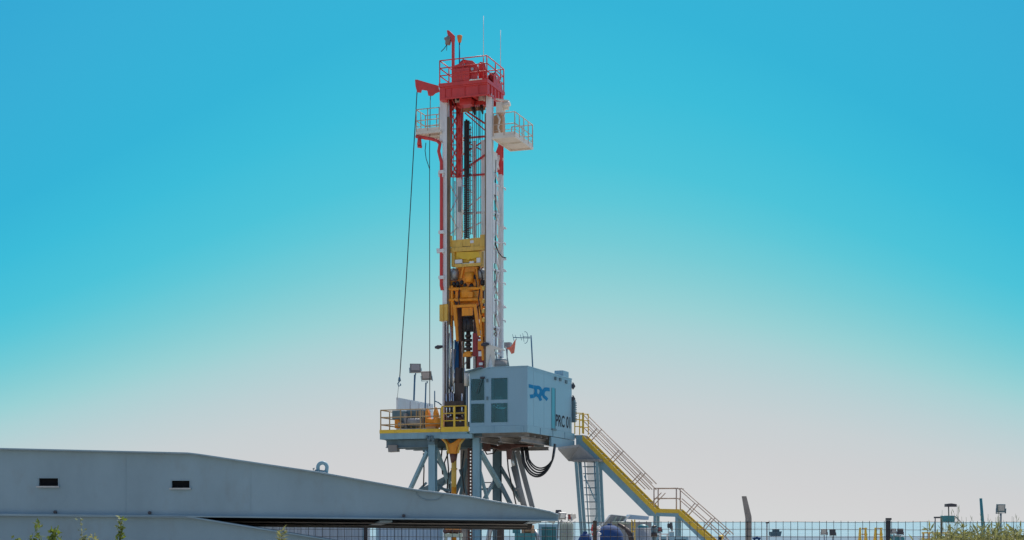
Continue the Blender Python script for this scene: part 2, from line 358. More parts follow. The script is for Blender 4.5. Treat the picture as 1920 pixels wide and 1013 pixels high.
mast.parts('gusset_plate', b, 'red', label='red stiffening plate below the right platform')
b = MB()
for (x, r0) in ((924.5, .028), (927.8, .022), (930, .018)):
    pts = [P(x+random.uniform(-.7, .7), y, .75) for y in range(300, 700, 25)]
    b.tube(pts, r0, 6)
b.tube([P(930, 460, .8), P(935, 474, .8), P(942, 482, .8), P(949, 484, .8)], .03, 6)
mast.parts('hose', b, 'black')
b = MB()
for y in (425, 483, 505, 573): b.prism([P(938, y-5, VB+.2), P(947.5, y+1, VB+.2), P(950, y+4, VB+.2), P(948, y+5, VB+.2), P(938, y+6, VB+.2)], (0, .05, 0))
for y in (352, 455, 530, 600): b.tube([P(938, y, VB+.2), P(947, y+1, VB+.2), P(947.5, y+5, VB+.2)], .04, 6)
for y in (470, 327): b.prism([P(818 if y == 470 else 821, y-4, -.1), P(831, y-4, -.1), P(831, y+5, -.1), P(819 if y == 470 else 822, y+5, -.1)], (0, .06, 0))
mast.parts('bracket', b, 'white')
mast.part('cross_beam', MB().box(uu(864, VB), uu(911, VB), VB-.12, VB-.02, zz(197, -1, VB), zz(193, -1, VB)), 'white')
mast.part('cross_panel', MB().box(uu(866, VB), uu(911, VB), VB-.10, VB-.05, zz(208, -1, VB), zz(197.3, -1, VB)), 'tan')
mast.part('cable_panel', MB().box(uu(824.3, 0), uu(829.3, 0), .02, .3, zz(262, -2, 0), zz(183, -2, 0)), 'white')
for a_, y_ in ((853, 179), (897, 180)): mast.part('rope_guide', MB().box(uu(a_, .5), uu(a_+9, .5), .5, .8, zz(y_+9, -1, .5), zz(y_, -1, .5)), 'cream')
for a_ in (846, 894): mast.part('rear_pipe', MB().tube([P(a_, 505, 1.15), P(a_+1, 700, 1.15)], .1, 8), 'brownpipe')
mast.part('rear_pipe', MB().tube([P(862, 520, 1.25), P(862, 700, 1.25)], .07, 8), 'darkmetal')
b = MB()
for px in (882.3, 886): b.tube([P(px, 236, VB-.1), P(px, 440, VB-.1)], .022, 6)
for y in range(240, 440, 9): b.tube([P(882.3, y, VB-.1), P(886, y-.2, VB-.1)], .016, 5)
mast.part('climbing_ladder', b, 'galv')
b = MB()
for px, v in ((848, .6), (855.5, .7), (889.5, .6), (900.5, .7)): b.tube([P(px, 190, v), P(px, 455, v)], .014, 5)
mast.parts('hoisting_rope', b, 'wire')
b = MB()
for (x0, y0, x1, y1) in ((843, 345, 857, 372), (843, 400, 857, 372), (843, 400, 857, 428), (843, 440, 857, 428)): b.bar(P(x0, y0, .34), P(x1, y1, VB), .045)
mast.parts('side_brace', b, 'white')
b = MB()
for (x0, y0, x1, y1, v) in ((872, 212, 911, 246, VB+.2), (866, 262, 911, 286, VB+.2), (868, 290, 911, 262, VB+.15)): b.bar(P(x0, y0, v), P(x1, y1, v), .06)
mast.parts('upper_brace', b, 'red')
# energy chain hanging inside
b = MB().box(uu(870, 1.2), uu(879.3, 1.2), 1.2, 1.3, zz(330, -1, 1.2), zz(224, -1, 1.2)); b.box(uu(872.5, 1.15), uu(876, 1.15), 1.16, 1.2, zz(445, -1, 1.2), zz(222, -1, 1.2))
y = 331.0
while y < 446:
    b.box(uu(869.8, 1.2), uu(872, 1.2), 1.18, 1.32, zz(y+2.3, -1, 1.2), zz(y, -1, 1.2)); b.box(uu(876.8, 1.2), uu(879.4, 1.2), 1.18, 1.32, zz(y+2.3, -1, 1.2), zz(y, -1, 1.2))
    b.box(uu(871.5, 1.2), uu(877.5, 1.2), 1.22, 1.28, zz(y+1.5, -1, 1.2), zz(y+.4, -1, 1.2)); y += 3.4
for y in range(228, 330, 12): b.box(uu(879.3, 1.2), uu(883, 1.2), 1.2, 1.26, zz(y+2, -1, 1.2), zz(y, -1, 1.2))
mast.part('cable_chain', b, 'chain')
b = MB().tube([P(866.8, 290, 1.0), P(866.8, 445, 1.0)], .035, 8); b.tube([P(868, 200, .9), P(868, 292, .9)], .03, 8); b.tube([P(853, 340, .5), P(853, 442, .5)], .03, 8)
mast.parts('bright_pipe', b, 'chrome')
mast.part('junction_box', MB().box(uu(859, 1.3), uu(865, 1.3), 1.28, 1.48, zz(394, -1, 1.3), zz(347, -1, 1.3)), 'grey')
b = MB()
for px in (850.6, 893, 896.6): b.tube([P(px, 185, .8), P(px, 470, .8)], .018, 5)
for px in (886, 899, 904): b.tube([P(px, 180, .9), P(px, 262, .9)], .015, 5)
mast.parts('hoisting_rope', b, 'wire')
b = MB()
for px, y0, y1 in ((883, 187, 206), (888.5, 200, 216), (903, 195, 214)): b.tube([P(px, y0, .7), P(px+.5, (y0+y1)/2, .7), P(px+2, y1, .7)], [.05, .09, .04], 7)
for px in (860, 866): b.ball(P(px, 186, .6), .14, .14, .16)
mast.parts('rope_socket', b, 'darkmetal')
# crown block
vc0, vc1 = -.5, 1.95
cu0, cu1 = uu(822, vc0), uu(914, vc0); cz = zz(147, cu1, vc0); cz2 = zz(154, cu1, vc0); cz3 = zz(176, cu1, vc0)
cb = mast.part('crown_block', MB().box(cu0, cu1, vc0, vc1, cz2, cz)
               .box(cu0+.33, cu1-.04, vc0+.10, vc0+.20, cz3, cz2-.002).box(cu0+.33, cu1-.02, vc0+.04, vc0+.10, cz3-.05, cz3+.04).box(cu0+.33, cu1-.02, vc0+.04, vc0+.10, cz2-.07, cz2-.001)
               .box(cu1-.14, cu1-.04, vc0+.20, vc1-.08, cz3+.003, cz2-.002).box(cu1-.04, cu1+.02, vc0+.2, vc1-.08, cz3-.02, cz3+.05)
               .box(cu0+.03, cu0+.33, vc0+.06, vc0+.5, cz3-.06, cz2-.003).box(cu0+.03, cu0+.2, vc0+.5, vc1-.1, cz3, cz2-.003)
               .box(cu0+.3, cu1-.2, vc1-.3, vc1-.2, cz3, cz2-.002).box(cu0+.9, cu0+1.05, vc0+.2, vc1-.3, cz3+.05, cz2-.002).box(cu0+1.6, cu0+1.72, vc0+.2, vc1-.3, cz3+.05, cz2-.002)
               .box(cu0+.9, cu0+1.5, .0, .5, cz3-.25, cz3+.05).box(cu0+.5, cu0+1.9, .6, 1.0, cz3-.15, cz3+.05), 'red', bevel=.012)
b = MB()
for k in range(3): b.box(cu0+.6+k*.72, cu0+.635+k*.72, vc0+.05, vc0+.101, cz3+.04, cz2-.07)
for k in range(4): b.box(cu1-.041, cu1+.012, vc0+.5+k*.45, vc0+.54+k*.45, cz3+.05, cz2-.01)
mast.parts('web_stiffener', b, 'red', cb)
b = MB()
for dv in (-.34, -.02): b.prism([P(x, y, dv) for x, y in ((850, 148), (850, 124), (862, 119), (873, 112.5), (886, 114), (894, 122), (895, 148))], (0, .07, 0))
b.box(uu(849, -.46), uu(880, -.46), -.46, -.345, zz(157, -1, -.46), zz(127, -1, -.46))
for k in range(3): b.box(uu(849, -.48), uu(880, -.48), -.485, -.46, zz(134+k*8, -1, -.46), zz(132.4+k*8, -1, -.46))
mast.parts('sheave_housing', b, 'red', cb)
b = MB()
for dv in (.25, .45, 1.0): b.prism([P(x, y, dv) for x, y in ((897, 150), (897, 119), (901, 116), (909, 118), (911, 130), (911, 150))], (0, .06, 0))
mast.parts('sheave_housing', b, 'red', cb)
b = MB(); ur = cu1-.05
for du in (0, -.28): b.prism([(ur+du, v, z) for v, z in ((.35, cz), (.4, cz+.42), (.75, cz+.62), (1.15, cz+.55), (1.5, cz+.3), (1.6, cz))], (.05, 0, 0))
mast.parts('sheave_housing', b, 'red', cb)
b = MB()
for (px, py, v) in ((870, 122, -.36), (886, 130, -.36)): q = P(px, py, v); b.tube([q, q+Vector((0, -.05, 0))], .075, 12)
for (v, z) in ((.7, cz+.36), (1.2, cz+.30)): b.tube([(ur+.05, v, z), (ur+.1, v, z)], .07, 12)
mast.parts('sheave_pin', b, 'galv', cb)
b = MB()
for (px, py) in ((870, 122), (886, 130)): q = P(px, py, -.26); b.tube([q, q+Vector((0, .22, 0))], .27, 16)
for (v, z) in ((.7, cz+.36), (1.2, cz+.30)): b.tube([(ur-.22, v, z), (ur-.01, v, z)], .27, 16)
mast.parts('sheave', b, 'darkred', cb)
b = MB().tube([P(895, 120, .1), P(894, 132, .1), P(897, 142, .1)], .03, 6).box(uu(880, -.51), uu(904, -.51), -.52, -.5, cz-.03, cz+.02)
mast.part('pale_trim', b, 'cream', cb)
b = MB(); e_ = .05
b.rail([(cu0+e_, vc1-e_, cz), (cu0+e_, vc0+e_, cz), (cu1-e_, vc0+e_, cz), (cu1-e_, vc1-e_, cz), (cu0+e_, vc1-e_, cz)], (.38, .75, 1.12), 1.25, .028)
mast.part('crown_railing', b, 'red')
# gin pole with lamp on the crown
b = MB().box(uu(846.8, .2), uu(850.8, .2), .2, .33, cz, zz(70, -1.8, .2))
b.prism([P(x, y, .19) for x, y in ((837.6, 57), (841.5, 57), (851, 66), (851, 76), (847, 82), (844.5, 72), (839, 65))], (0, .15, 0))
mast.part('gin_pole', b, 'red')
b = MB().tube([P(842, 66, .26), P(841, 72, .26), P(839.5, 84, .26)], [.05, .16, .13], 10); b.ball(P(836, 73, .26), .09)
pl = mast.part('pole_pulley', b, 'lampgrey')
b = MB().tube([P(838, 84, .26), P(833, 91, .26), P(827, 97, .26)], .02, 5).tube([P(838, 84, .26), P(837.5, 95, .26)], .016, 5)
mast.part('loose_rope', b, 'wire', pl)
# catline boom to the left
bp_ = ((778, 149.5), (782.6, 149.5), (806, 156.5), (821, 160.5), (824, 172), (816, 175), (811, 179.5), (803, 179.5), (801, 170), (790.5, 168.5), (789, 174), (782, 173), (779, 162))
cb2 = mast.part('catline_boom', MB().prism([P(x, y, .2) for x, y in bp_], (0, .05, 0)).prism([P(x, y, .36) for x, y in bp_], (0, .05, 0)), 'red')
for x, y in ((785.5, 168), (807, 175)): q = P(x, y, .26); mast.part('sheave', MB().tube([q, q+Vector((0, .09, 0))], .13, 12), 'darkred', cb2)
# service platforms
def platform(u0, u1, v0, v1, zf, closed_pts, nm_label, slats):
    p = mast.part('service_platform', MB().box(u0, u1, v0, v0+.06, zf-.12, zf).box(u0, u1, v1-.06, v1, zf-.12, zf)
                  .box(u0, u0+.06, v0+.06, v1-.06, zf-.12, zf).box(u1-.06, u1, v0+.06, v1-.06, zf-.12, zf)
                  .box(u0, u1, (v0+v1)/2-.03, (v0+v1)/2+.03, zf-.11, zf-.041), 'cream', label=nm_label)
    b = MB(); n = slats
    for k in range(n): x = u0+.06+(u1-u0-.12)*(k+.08)/n; b.box(x, x+(u1-u0-.12)/n*.84, v0+.062, v1-.062, zf-.04, zf-.005)
    mast.part('platform_deck', b, 'cream', p)
    b = MB().rail(closed_pts, (.55, 1.1), .62, .024)
    b.rail(closed_pts, (.27,), 9, .014); mast.part('platform_railing', b, 'rail_rose', p)
    b = MB()
    for a, c in zip(closed_pts, closed_pts[1:]):
        a = Vector(a); c = Vector(c); b.bar(a+Vector((0, 0, .08)), c+Vector((0, 0, .08)), .012, .15)
    mast.part('toe_board', b, 'cream', p)
zp = zz(243, fl0, -.2); pu0 = uu(779, -.2)
platform(pu0, fl0-.02, -.2, 1.0, zp, [(fl0-.1, -.17, zp), (pu0+.03, -.17, zp), (pu0+.03, .97, zp), (fl0-.1, .97, zp)], 'small cream basket on the left of the mast', 9)
zp2 = zz(252, uu(966, -.3), -.3); pu1 = uu(966, -.3)
platform(fr1+.12, pu1, -.3, 2.35, zp2, [(fr1+.2, -.27, zp2), (pu1-.03, -.27, zp2), (pu1-.03, 2.32, zp2), (fr1+.2, 2.32, zp2)], 'longer cream platform on the right of the mast', 12)
b = MB().prism([P(x, y, .45) for x, y in ((926, 252), (926, 218), (932, 214), (942, 216), (943, 252))], (0, .35, 0))
mast.part('equipment_cover', b, 'tan')
b = MB().box(uu(930, .3), uu(941, .3), .3, .8, zz(212, 0, .3), zz(192, 0, .3)); q = P(940, 200, .5); b.tube([q, q+Vector((.45, 0, .1))], .12, 10)
b.box(uu(944, .5), uu(952, .5), .5, .7, zz(205, 0, .3), zz(190, 0, .3)); b.bar(P(930, 186, .4), P(954, 190, .5), .08); b.tube([P(932, 214, .3), P(937, 224, .3), P(934, 240, .3), P(938, 252, .3)], .05, 6)
mast.part('hoist_winch', b, 'cream')
mast.parts('bracket', MB().prism([P(806, 258, .1), P(836, 262, .1), P(836, 270, .1), P(812, 263, .1)], (0, .3, 0)), 'cream')
# stand pipe
sp = [P(x, y, -.05) for x, y in ((780, 256), (806, 260), (820, 264), (825, 270), (822.5, 284), (825, 294), (827.5, 304), (827.5, 420), (827.3, 535), (829, 544))]
st = mast.part('stand_pipe', MB().tube(sp, .085, 8), 'red')
b = MB()
for y in (322, 435, 470, 520): b.box(uu(822, -.15), uu(832, -.15), -.16, .06, zz(y+3, -2, 0), zz(y-3, -2, 0))
mast.parts('pipe_clamp', b, 'white', st)
q = P(787, 263, -.05); mast.part('hook_block', MB().tube([q+Vector((0, -.04, .1)), q+Vector((0, -.04, -.25))], [.09, .13], 8).tube([q+Vector((-.1, 0, -.3)), q+Vector((.1, 0, -.34))], .07, 8), 'red')
b = MB().tube([P(798.5, 268, .2), P(797, 283, .2), P(799, 298, .2), P(806, 319, .2)], .02, 5)
mast.part('loose_rope', b, 'wire')
b = MB().box(uu(824.5, -.1), uu(831, -.1), -.14, .1, zz(602, -2, 0), zz(571, -2, 0)).box(uu(831.4, -.05), uu(838.5, -.05), -.06, .1, zz(601, -2, 0), zz(570, -2, 0))
mast.part('yellow_junction_box', b, 'mustard')
b = MB()
for x in (834.5,): b.tube([P(x, 604, -.05), P(x, 800, -.05)], .035, 6)
mast.parts('riser_pipe', b, 'brownpipe')
for x, y, s_ in ((823, 651, 1), (910, 646, 1)):
    q = P(x, y, -.1); mast.part('mast_lamp', MB().tube([q+Vector((.18, 0, .02)), q+Vector((-.05, 0, 0)), q+Vector((-.2, -.05, -.02))], [.06, .11, .05], 8), 'lampdark')
# torn pale tarp arm on the right column
b = MB().prism([P(x, y, -.05) for x, y in ((912, 646), (924, 648), (946, 656), (946, 658), (926, 655), (930, 690), (925, 690), (919, 664), (912, 700))], (0, .08, 0))
mast.part('wrapped_arm', b, 'cream')

# ------------------------------------------------------------------ top drive
td = Thing('top_drive', 'orange and mustard top drive machine hanging inside the mast', 'top drive', (uu(875, .5), .5, zz(692, -1.1, .5)), RIG)
def pb(px0, px1, py0, py1, v0, v1, b=None):
    b = b or MB(); u0, u1 = uu(px0, v0), uu(px1, v0); um = (u0+u1)/2; b.box(u0, u1, v0, v1, zz(py1, um, v0), zz(py0, um, v0)); return b
b = pb(846, 867, 450, 470, .3, .55); pb(867.2, 882, 448, 462, .32, .6, b); pb(882.2, 904, 446, 462, .3, .55, b); pb(838, 909, 463, 471, .25, .55, b)
pb(846, 852, 471.2, 500, .3, .6, b); pb(898, 903, 471.2, 498, .3, .6, b); pb(852.2, 902, 494, 500, .22, .6, b); pb(838, 846, 442, 463, .2, .4, b); pb(900, 910, 440, 462.6, .2, .29, b)
td.part('carriage', b, 'mustard', bevel=.015)
b = pb(853, 897, 471.4, 492, .42, .7); b.prism([P(x, y, .30) for x, y in ((856, 473), (898, 472), (898, 482), (884, 486), (866, 486), (856, 480))], (0, .1, 0)); q = P(878, 483, .28); b.tube([q, q+Vector((0, .1, 0))], .12, 10)
td.part('carriage_block', b, 'yellow')
b = pb(853, 866, 487, 494, .26, .4); pb(893.5, 900.5, 483.5, 492.5, .26, .4, b); pb(880, 888, 490, 493.6, .2, .26, b); pb(881.5, 888, 451, 456, .27, .3, b)
td.parts('white_plate', b, 'white')
b = MB()
for x, dx in ((852, 0), (902.5, 0)):
    b.tube([P(x+2, 504, .55), P(x, 512, .55), P(x-1, 524, .55)], [.15, .24, .22], 12)
td.parts('air_cylinder', b, 'galv')
b = pb(868, 894, 501, 537, .3, .7); b.bar(P(869, 501, .26), P(865, 522, .26), .09); b.bar(P(893, 501, .26), P(897, 538, .26), .07)
b.tube([P(880, 512, .22), P(880, 530, .22)], [.24, .2], 12); pb(872, 890, 505, 510, .2, .3, b); b.tube([P(876, 540, .4), P(876, 560, .4)], .36, 14); pb(866, 886, 548, 558, .1, .5, b)
td.part('motor', b, 'orange')
b = pb(849, 858, 546, 561, .45, .7); pb(887, 897, 545.5, 561.5, .3, .5, b); pb(856, 868, 503, 536, .62, .8, b); pb(893, 901, 500, 537, .55, .75, b); pb(845, 852, 527, 539, .4, .6, b); pb(859, 897, 565, 573, .45, .7, b)
td.parts('side_housing', b, 'orange')
b = pb(846, 905, 502, 540, .95, 1.05); pb(845, 907, 541, 600, .98, 1.08, b); pb(858, 866, 576, 640, .5, .7, b); pb(888, 893, 590, 628, .5, .7, b); td.parts('back_plate', b, 'brownpipe')
b = MB()
for y in (547, 551, 555, 559): b.bar(P(887, y, .28), P(897, y-.5, .28), .025)
for x in (889, 892, 895): b.bar(P(x, 545, .29), P(x, 561, .29), .02)
td.part('grille', b, 'mustard')
b = MB()
for x, y0, y1 in ((904, 600, 690), (908, 575, 640), (846.5, 592, 640)): b.bar(P(x, y0, .35), P(x+.5, y1, .35), .1, .1)
td.parts('drag_link', b, 'orange')
b = MB()
for y in (540.5, 565, 583, 600): b.ball(P(906.5, y, .12), .09, .07, .12)
td.parts('guide_roller', b, 'mustard')
b = MB()
for y in (542.5, 563): b.tube([P(842, y, .16), P(903, y-2, .16)], .085, 8)
for x in (842, 847.5, 903): b.bar(P(x, 536, .16), P(x, 592, .2), .11)
b.bar(P(857, 545, .3), P(857, 562, .3), .14); b.bar(P(898, 545, .3), P(898, 566, .3), .14)
b.bar(P(850, 575, .12), P(894, 573, .12), .13); b.bar(P(853, 576, .12), P(856, 612, .14), .17, .14); b.bar(P(856, 611, .15), P(858, 640, .18), .13, .12)
b.bar(P(891, 575, .12), P(899, 630, .14), .15, .13); b.bar(P(900, 575, .16), P(906, 676, .16), .11, .12)
b.bar(P(849, 566, .2), P(853, 580, .14), .12)
td.part('guard_frame', b, 'orange', bevel=.012)
b = MB()
for (x, y, r_) in ((858, 533, .12), (851, 533, .1), (866, 530, .1), (905, 530, .14), (889, 520, .08), (872, 536, .1), (884, 537, .12), (853, 549, .07)): b.ball(P(x, y, .3), r_, r_, r_*1.3, 8, 5)
for (x0, y0, x1, y1, x2, y2) in ((890, 515, 893, 528, 894, 540), (850, 560, 856, 572, 862, 575), (898, 500, 903, 512, 906, 530), (862, 535, 860, 560, 864, 580), (900, 540, 897, 560, 902, 590)):
    b.tube([P(x0, y0, .12), P(x1, y1, .08), P(x2, y2, .12)], .03, 6)
td.parts('hydraulic_hose', b, 'black')
b = MB().tube([P(877.5, 596, .4), P(877.5, 622, .4)], [.24, .27], 14); b.tube([P(878, 580, .4), P(878, 596, .4)], [.22, .26], 14); b.tube([P(870, 590, .25), P(869, 640, .25)], .05, 8); b.tube([P(874, 600, .12), P(872, 622, .1)], .03, 6)
td.part('gearbox', b, 'chain')
pb_ = pb(866, 886, 577, 592, .12, .2); td.part('gearbox_cover', pb_, 'orange')
b = MB()
for k, y in enumerate((628, 636, 644, 652)): q = P(878, y, .35); b.tube([q, q-Vector((0, 0, .13))], .20 if k % 2 else .16, 12)
b.tube([P(878, 622, .35), P(878, 692, .35)], .11, 10)
td.part('drive_spindle', b, 'darkmetal')
q = P(878.5, 660, .35); td.part('pipe_elevator', MB().tube([q, q-Vector((0, 0, .22))], [.24, .2], 12).box(q.x-.2, q.x+.2, .1, .3, q.z-.26, q.z-.1), 'orange')
b = pb(894, 907, 632, 702, .22, .4); pb(886, 893.5, 625, 668, .25, .4, b)
td.part('link_tilt', b, 'darkred')
b = pb(896, 905, 640, 656, .12, .21); td.parts('link_bracket', b, 'orange')
b = pb(897, 902, 620, 628, .1, .2); pb(896.5, 904, 636, 639.5, .1, .2, b); pb(898, 904.5, 680, 685, .12, .21, b); pb(897, 904, 659, 668, .14, .21, b)
td.parts('white_plate', b, 'white')

# ------------------------------------------------------------------ pipes and machines standing on the rig floor
def floor_pipe(px, y0, v, r, mt, label, wob=0):
    pts = [P(px+random.uniform(-wob, wob), y, v) for y in (y0, (y0+800)/2, 790)]; pts[-1].z = FLOOR
    single('standing_pipe', label, 'pipe', pts[-1], MB().tube(pts[::-1], r, 10), mt, RIG, group='pipes standing in the mast')
floor_pipe(856.3, 638, .75, .125, 'bluepipe', 'thick deep blue pipe standing upright beneath the orange machine')
floor_pipe(863.5, 640, .8, .09, 'brownpipe', 'dark maroon pipe standing right beside the thick blue pipe')
floor_pipe(869, 600, .6, .055, 'rust', 'thin brown pipe running down beside the drive spindle')
floor_pipe(847.5, 612, .5, .06, 'galv', 'bright grey pipe standing left of the thick blue pipe')
hb = Thing('service_hose_loop', 'bundle of grey and black service hoses hanging left of the blue pipe', 'hose', P(845, 745, .2), RIG)
b = MB()
for k in range(4):
    x = 842+k*2.6; b.tube([P(x, 625+k*5, .2+.04*k), P(x-1.2, 670, .2+.04*k), P(x+.7, 710, .15+.04*k), P(x+1.8-k, 742+k*2, .2+.04*k), P(x+3-k, 700, .3+.04*k), P(x+4, 655, .35+.04*k)], .03, 6)
hb.parts('hose', b, 'galv')
b = MB()
for x, y0, y1 in ((845, 612, 690), (842.5, 690, 730), (851, 700, 718), (848, 725, 740)): b.tube([P(x, y0, .12), P(x+.6, y1, .12)], .05, 8)
for x, y0, y1, v in ((839.5, 612, 735, .3), (849.5, 655, 735, .1), (871, 690, 722, -.1), (846.2, 735, 765, -.2)): b.tube([P(x, y0, v), P(x+.5, y1, v)], .032, 8)
hb.parts('hose_fitting', b, 'chrome')
ir = Thing('iron_roughneck', 'dark greasy pipe wrench machine on the floor at the foot of the mast', 'pipe wrench', (uu(855, .0), .0, FLOOR), RIG)
b = pb(836, 848, 737, 800, -.1, .3); pb(852, 871, 718, 800, 0, .4, b); pb(834, 870, 752, 764, -.3, -.05, b); pb(838, 868, 772, 779, -.35, -.1, b); b.tube([P(861, 690, .2), P(861, 735, .2)], .2, 10); pb(833, 872, 790, 800, -.3, .5, b)
ir.part('body', b, 'darkmetal', bevel=.02)
b = MB()
for x in (837, 843, 850, 866): b.tube([P(x, 738, -.25), P(x+1, 800, -.25)], .04, 8)
for k in range(7): b.ball(P(836+k*4.5+random.uniform(-1, 1), 778+random.uniform(-8, 12), -.38), .06)
ir.part('hydraulic_ram', b, 'chrome')
ir.part('clamp_jaw', pb(838, 850, 783, 790, -.4, -.3).tube([P(853, 786, -.3), P(869, 786, -.3)], .12, 8), 'brownpipe')
gp = Thing('guide_post', 'pale grey round post standing on the floor left of the cabin windows', 'post', (uu(876, -.6), -.6, FLOOR), RIG)
gp.part('post', MB().tube([(gp.base.x, -.6, FLOOR), (gp.base.x, -.6, zz(724, -1, -.6))], .055, 10), 'galv'); gp.part('sleeve', MB().tube([P(875, 724, -.6), P(875, 698, -.6)], .12, 12), 'cream')
pt_ = Thing('power_tong', 'orange power tong with two uprights standing on the rig floor', 'power tong', (uu(807, -.4), -.4, FLOOR), RIG)
b = MB().prism([P(x, y, -.5) for x, y in ((797, 802), (797, 772), (800, 765), (803, 774), (804, 785), (812, 788), (812, 774), (815, 763), (819, 775), (821, 787), (827, 792), (827, 802))], (0, .3, 0))
b.tube([P(799, 788, -.55), P(826, 793, -.55)], .13, 10); b.ball(P(821, 791, -.6), .22)
pt_.part('body', b, 'orange', bevel=.02); pt_.part('hanger', MB().tube([P(815, 733, -.4), P(815, 765, -.4)], .03, 6).tube([P(815, 752, -.4), P(822, 755, -.4), P(828, 760, -.4)], .03, 6), 'lampblue')
pt_.part('base_plate', pb(799, 816, 800, 808, -.65, -.2), 'tan')

# ------------------------------------------------------------------ substructure with rig floor
sub = Thing('rig_substructure', 'blue grey steel rig floor with yellow railings on braced legs', 'drilling rig base', (-1.1, .5, 0), RIG)
vf = -1.1; lu = uu(712, vf); ru = uu(884, vf); vbk = 3.2
def leg(x0, x1, v, dep, ytop, mt, name='leg'):
    u0, u1 = uu(x0, v), uu(x1, v); um = (u0+u1)/2; b = MB(); zt = zz(ytop, um, v)
    b.box(u0, u1, v, v+.03, 0, zt); b.box(u0, u1, v+dep-.03, v+dep, 0, zt); b.box(um-.09, um+.09, v+.03, v+dep-.03, 0, zt)
    b.box(u0-.1, u1+.1, v-.1, v+dep+.1, 0.0, .05)
    return sub.part(name, b, mt)
leg(803, 815.5, -.9, .30, 832, 'steel_blue'); leg(886, 899, -.9, .30, 819, 'steel_blue')
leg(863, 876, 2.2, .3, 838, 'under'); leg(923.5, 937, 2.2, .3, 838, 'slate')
for (x0, y0, x1, y1, v0, v1, w_) in ((802, 846, 769, 918, -.8, -.2, .17), (818, 842, 850, 930, -.7, 2.0, .17), (863, 930, 876, 860, 1.8, 2.1, .12), (876, 870, 850, 935, 2.2, 1.2, .15), (901, 848, 938, 912, -.7, 2.0, .20), (938, 908, 962, 955, 1.9, 2.4, .18),
                                     (938, 876, 976, 940, 2.3, 3.6, .15), (899, 880, 915, 942, -.6, .6, .13), (906, 940, 925, 905, .2, 2.2, .14), (818, 925, 850, 880, 1.2, 1.5, .13), (815, 905, 848, 930, 1.5, 2.0, .12)):
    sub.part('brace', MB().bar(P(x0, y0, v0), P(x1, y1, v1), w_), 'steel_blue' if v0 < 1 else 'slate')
b = MB().bar(P(962, 846, 3.2), P(978, 930, 3.4), .16); b.bar(P(970, 846, 3.0), P(1000, 958, 3.2), .24)
sub.part('brace', b, 'grey')
for (x0, y0, x1, y1, v) in ((956, 838, 968, 905, 2.6), ):
    rm = sub.part('lifting_ram', MB().tube([P(x0, y0, v), P(966, 894, v)], .08, 10), 'chrome'); sub.part('ram_barrel', MB().tube([P(963, 875, v), P(985, 958, v)], .15, 12).tube([P(971.5, 914, v), P(972.3, 919, v)], .19, 12), 'grey', rm)
b = MB().bar(P(788, 925, 4), P(850, 893, 4), .30, .35); b.bar(P(800, 905, 4), P(786, 919, 4), .1)
sub.parts('rear_skid_beam', b, 'slate')
b = MB(); yb = [(-1.2, 820), (2.0, 838)]
zb0 = zz(811, lu, vf); zb1 = zz(821, lu, vf)
zfl = FLOOR
b = MB().box(lu, ru, vf, vf+.06, zfl-.30, zfl).box(lu, lu+.06, vf+.06, vbk, zfl-.30, zfl).box(lu+.06, ru, vbk-.06, vbk, zfl-.3, zfl)
pass
for (x0, y0, x1, y1, v0, v1, w_) in ((816, 914, 850, 921, .6, .8, .12), (899, 905, 940, 905, 2.9, 2.9, .05), (899, 918, 925, 916, 2.6, 2.6, .10), (818, 907, 848, 902, 3.5, 3.6, .05), (862, 880, 876, 930, 1.4, 1.6, .1), (818, 862, 842, 900, 1.9, 2.2, .08)):
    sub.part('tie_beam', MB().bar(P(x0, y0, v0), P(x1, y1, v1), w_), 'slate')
for pts in (((794, 850, .5), (795, 880, .5), (794, 912, .5)), ((829, 840, .4), (827, 862, .4), (830, 890, .4)), ((838, 846, .9), (841, 880, .9), (838, 925, .9)), ((845, 838, 1.2), (833, 868, 1.2), (842, 905, 1.2), (846, 935, 1.2)), ((870, 845, .9), (866, 880, .9), (871, 925, .9)), ((950, 842, 2.5), (953, 880, 2.5), (968, 948, 2.5)), ((905, 838, 1.0), (913, 852, 1.0), (926, 850, 1.0), (934, 838, 1.0))):
    sub.part('hanging_hose', MB().tube([P(*q) for q in pts], .035, 6), 'black')
sub.part('floor_edge_beam', b, 'steel_blue', bevel=.01)
b = MB().box(lu+.06, ru, vf+.06, vbk-.06, zfl-.05, zfl-.01); sub.part('floor_plate', b, 'under')
b = MB()
b.ibeam((lu+.2, vf+.35, zfl-.51), (uu(803, vf), vf+.35, zfl-.51), .22, .38)
for v in (.5, 1.4, 2.4): b.ibeam((lu+.3, v, zfl-.51), (ru, v, zfl-.51), .22, .38)
for px in (760, 800, 840, 875): u = uu(px, 0); b.ibeam((u, vf+.5, zfl-.19), (u, vbk-.2, zfl-.19), .16, .24)
sub.parts('floor_joist', b, 'slate')
b = MB().box(uu(803, -.95), uu(816, -.95), -1.04, -.62, zz(833, -2, -.9), zz(819, -2, -.9)); b.box(uu(880, -.95), uu(905, -.95), -1.04, -.6, zz(821, -1, -.9), zz(809, -1, -.9))
for k in range(6): b.tube([P(800+k*2.4, 822+(k % 3)*3, -1.1), P(801+k*2.4, 817+(k % 2)*5, -1.14)], .06, 7)
sub.part('leg_head', b, 'slate')
rz = zfl; r0 = uu(826, vf)
b = MB().rail([(lu+.04, vbk-.1, rz), (lu+.04, vf+.03, rz), (r0, vf+.03, rz)], (.42, .78, 1.14), 1.1, .03)
sub.part('railing', b, 'rail_warm')
b = MB().box(lu+.01, r0, vf-.012, vf+.0, rz+.0, rz+.17); b.box(lu-.012, lu, vf, vbk, rz, rz+.17)
sub.part('toe_board', b, 'yellow')
q0, q1 = uu(829, vf-.25), uu(875, vf-.25); rz2 = rz+.10
b = MB()
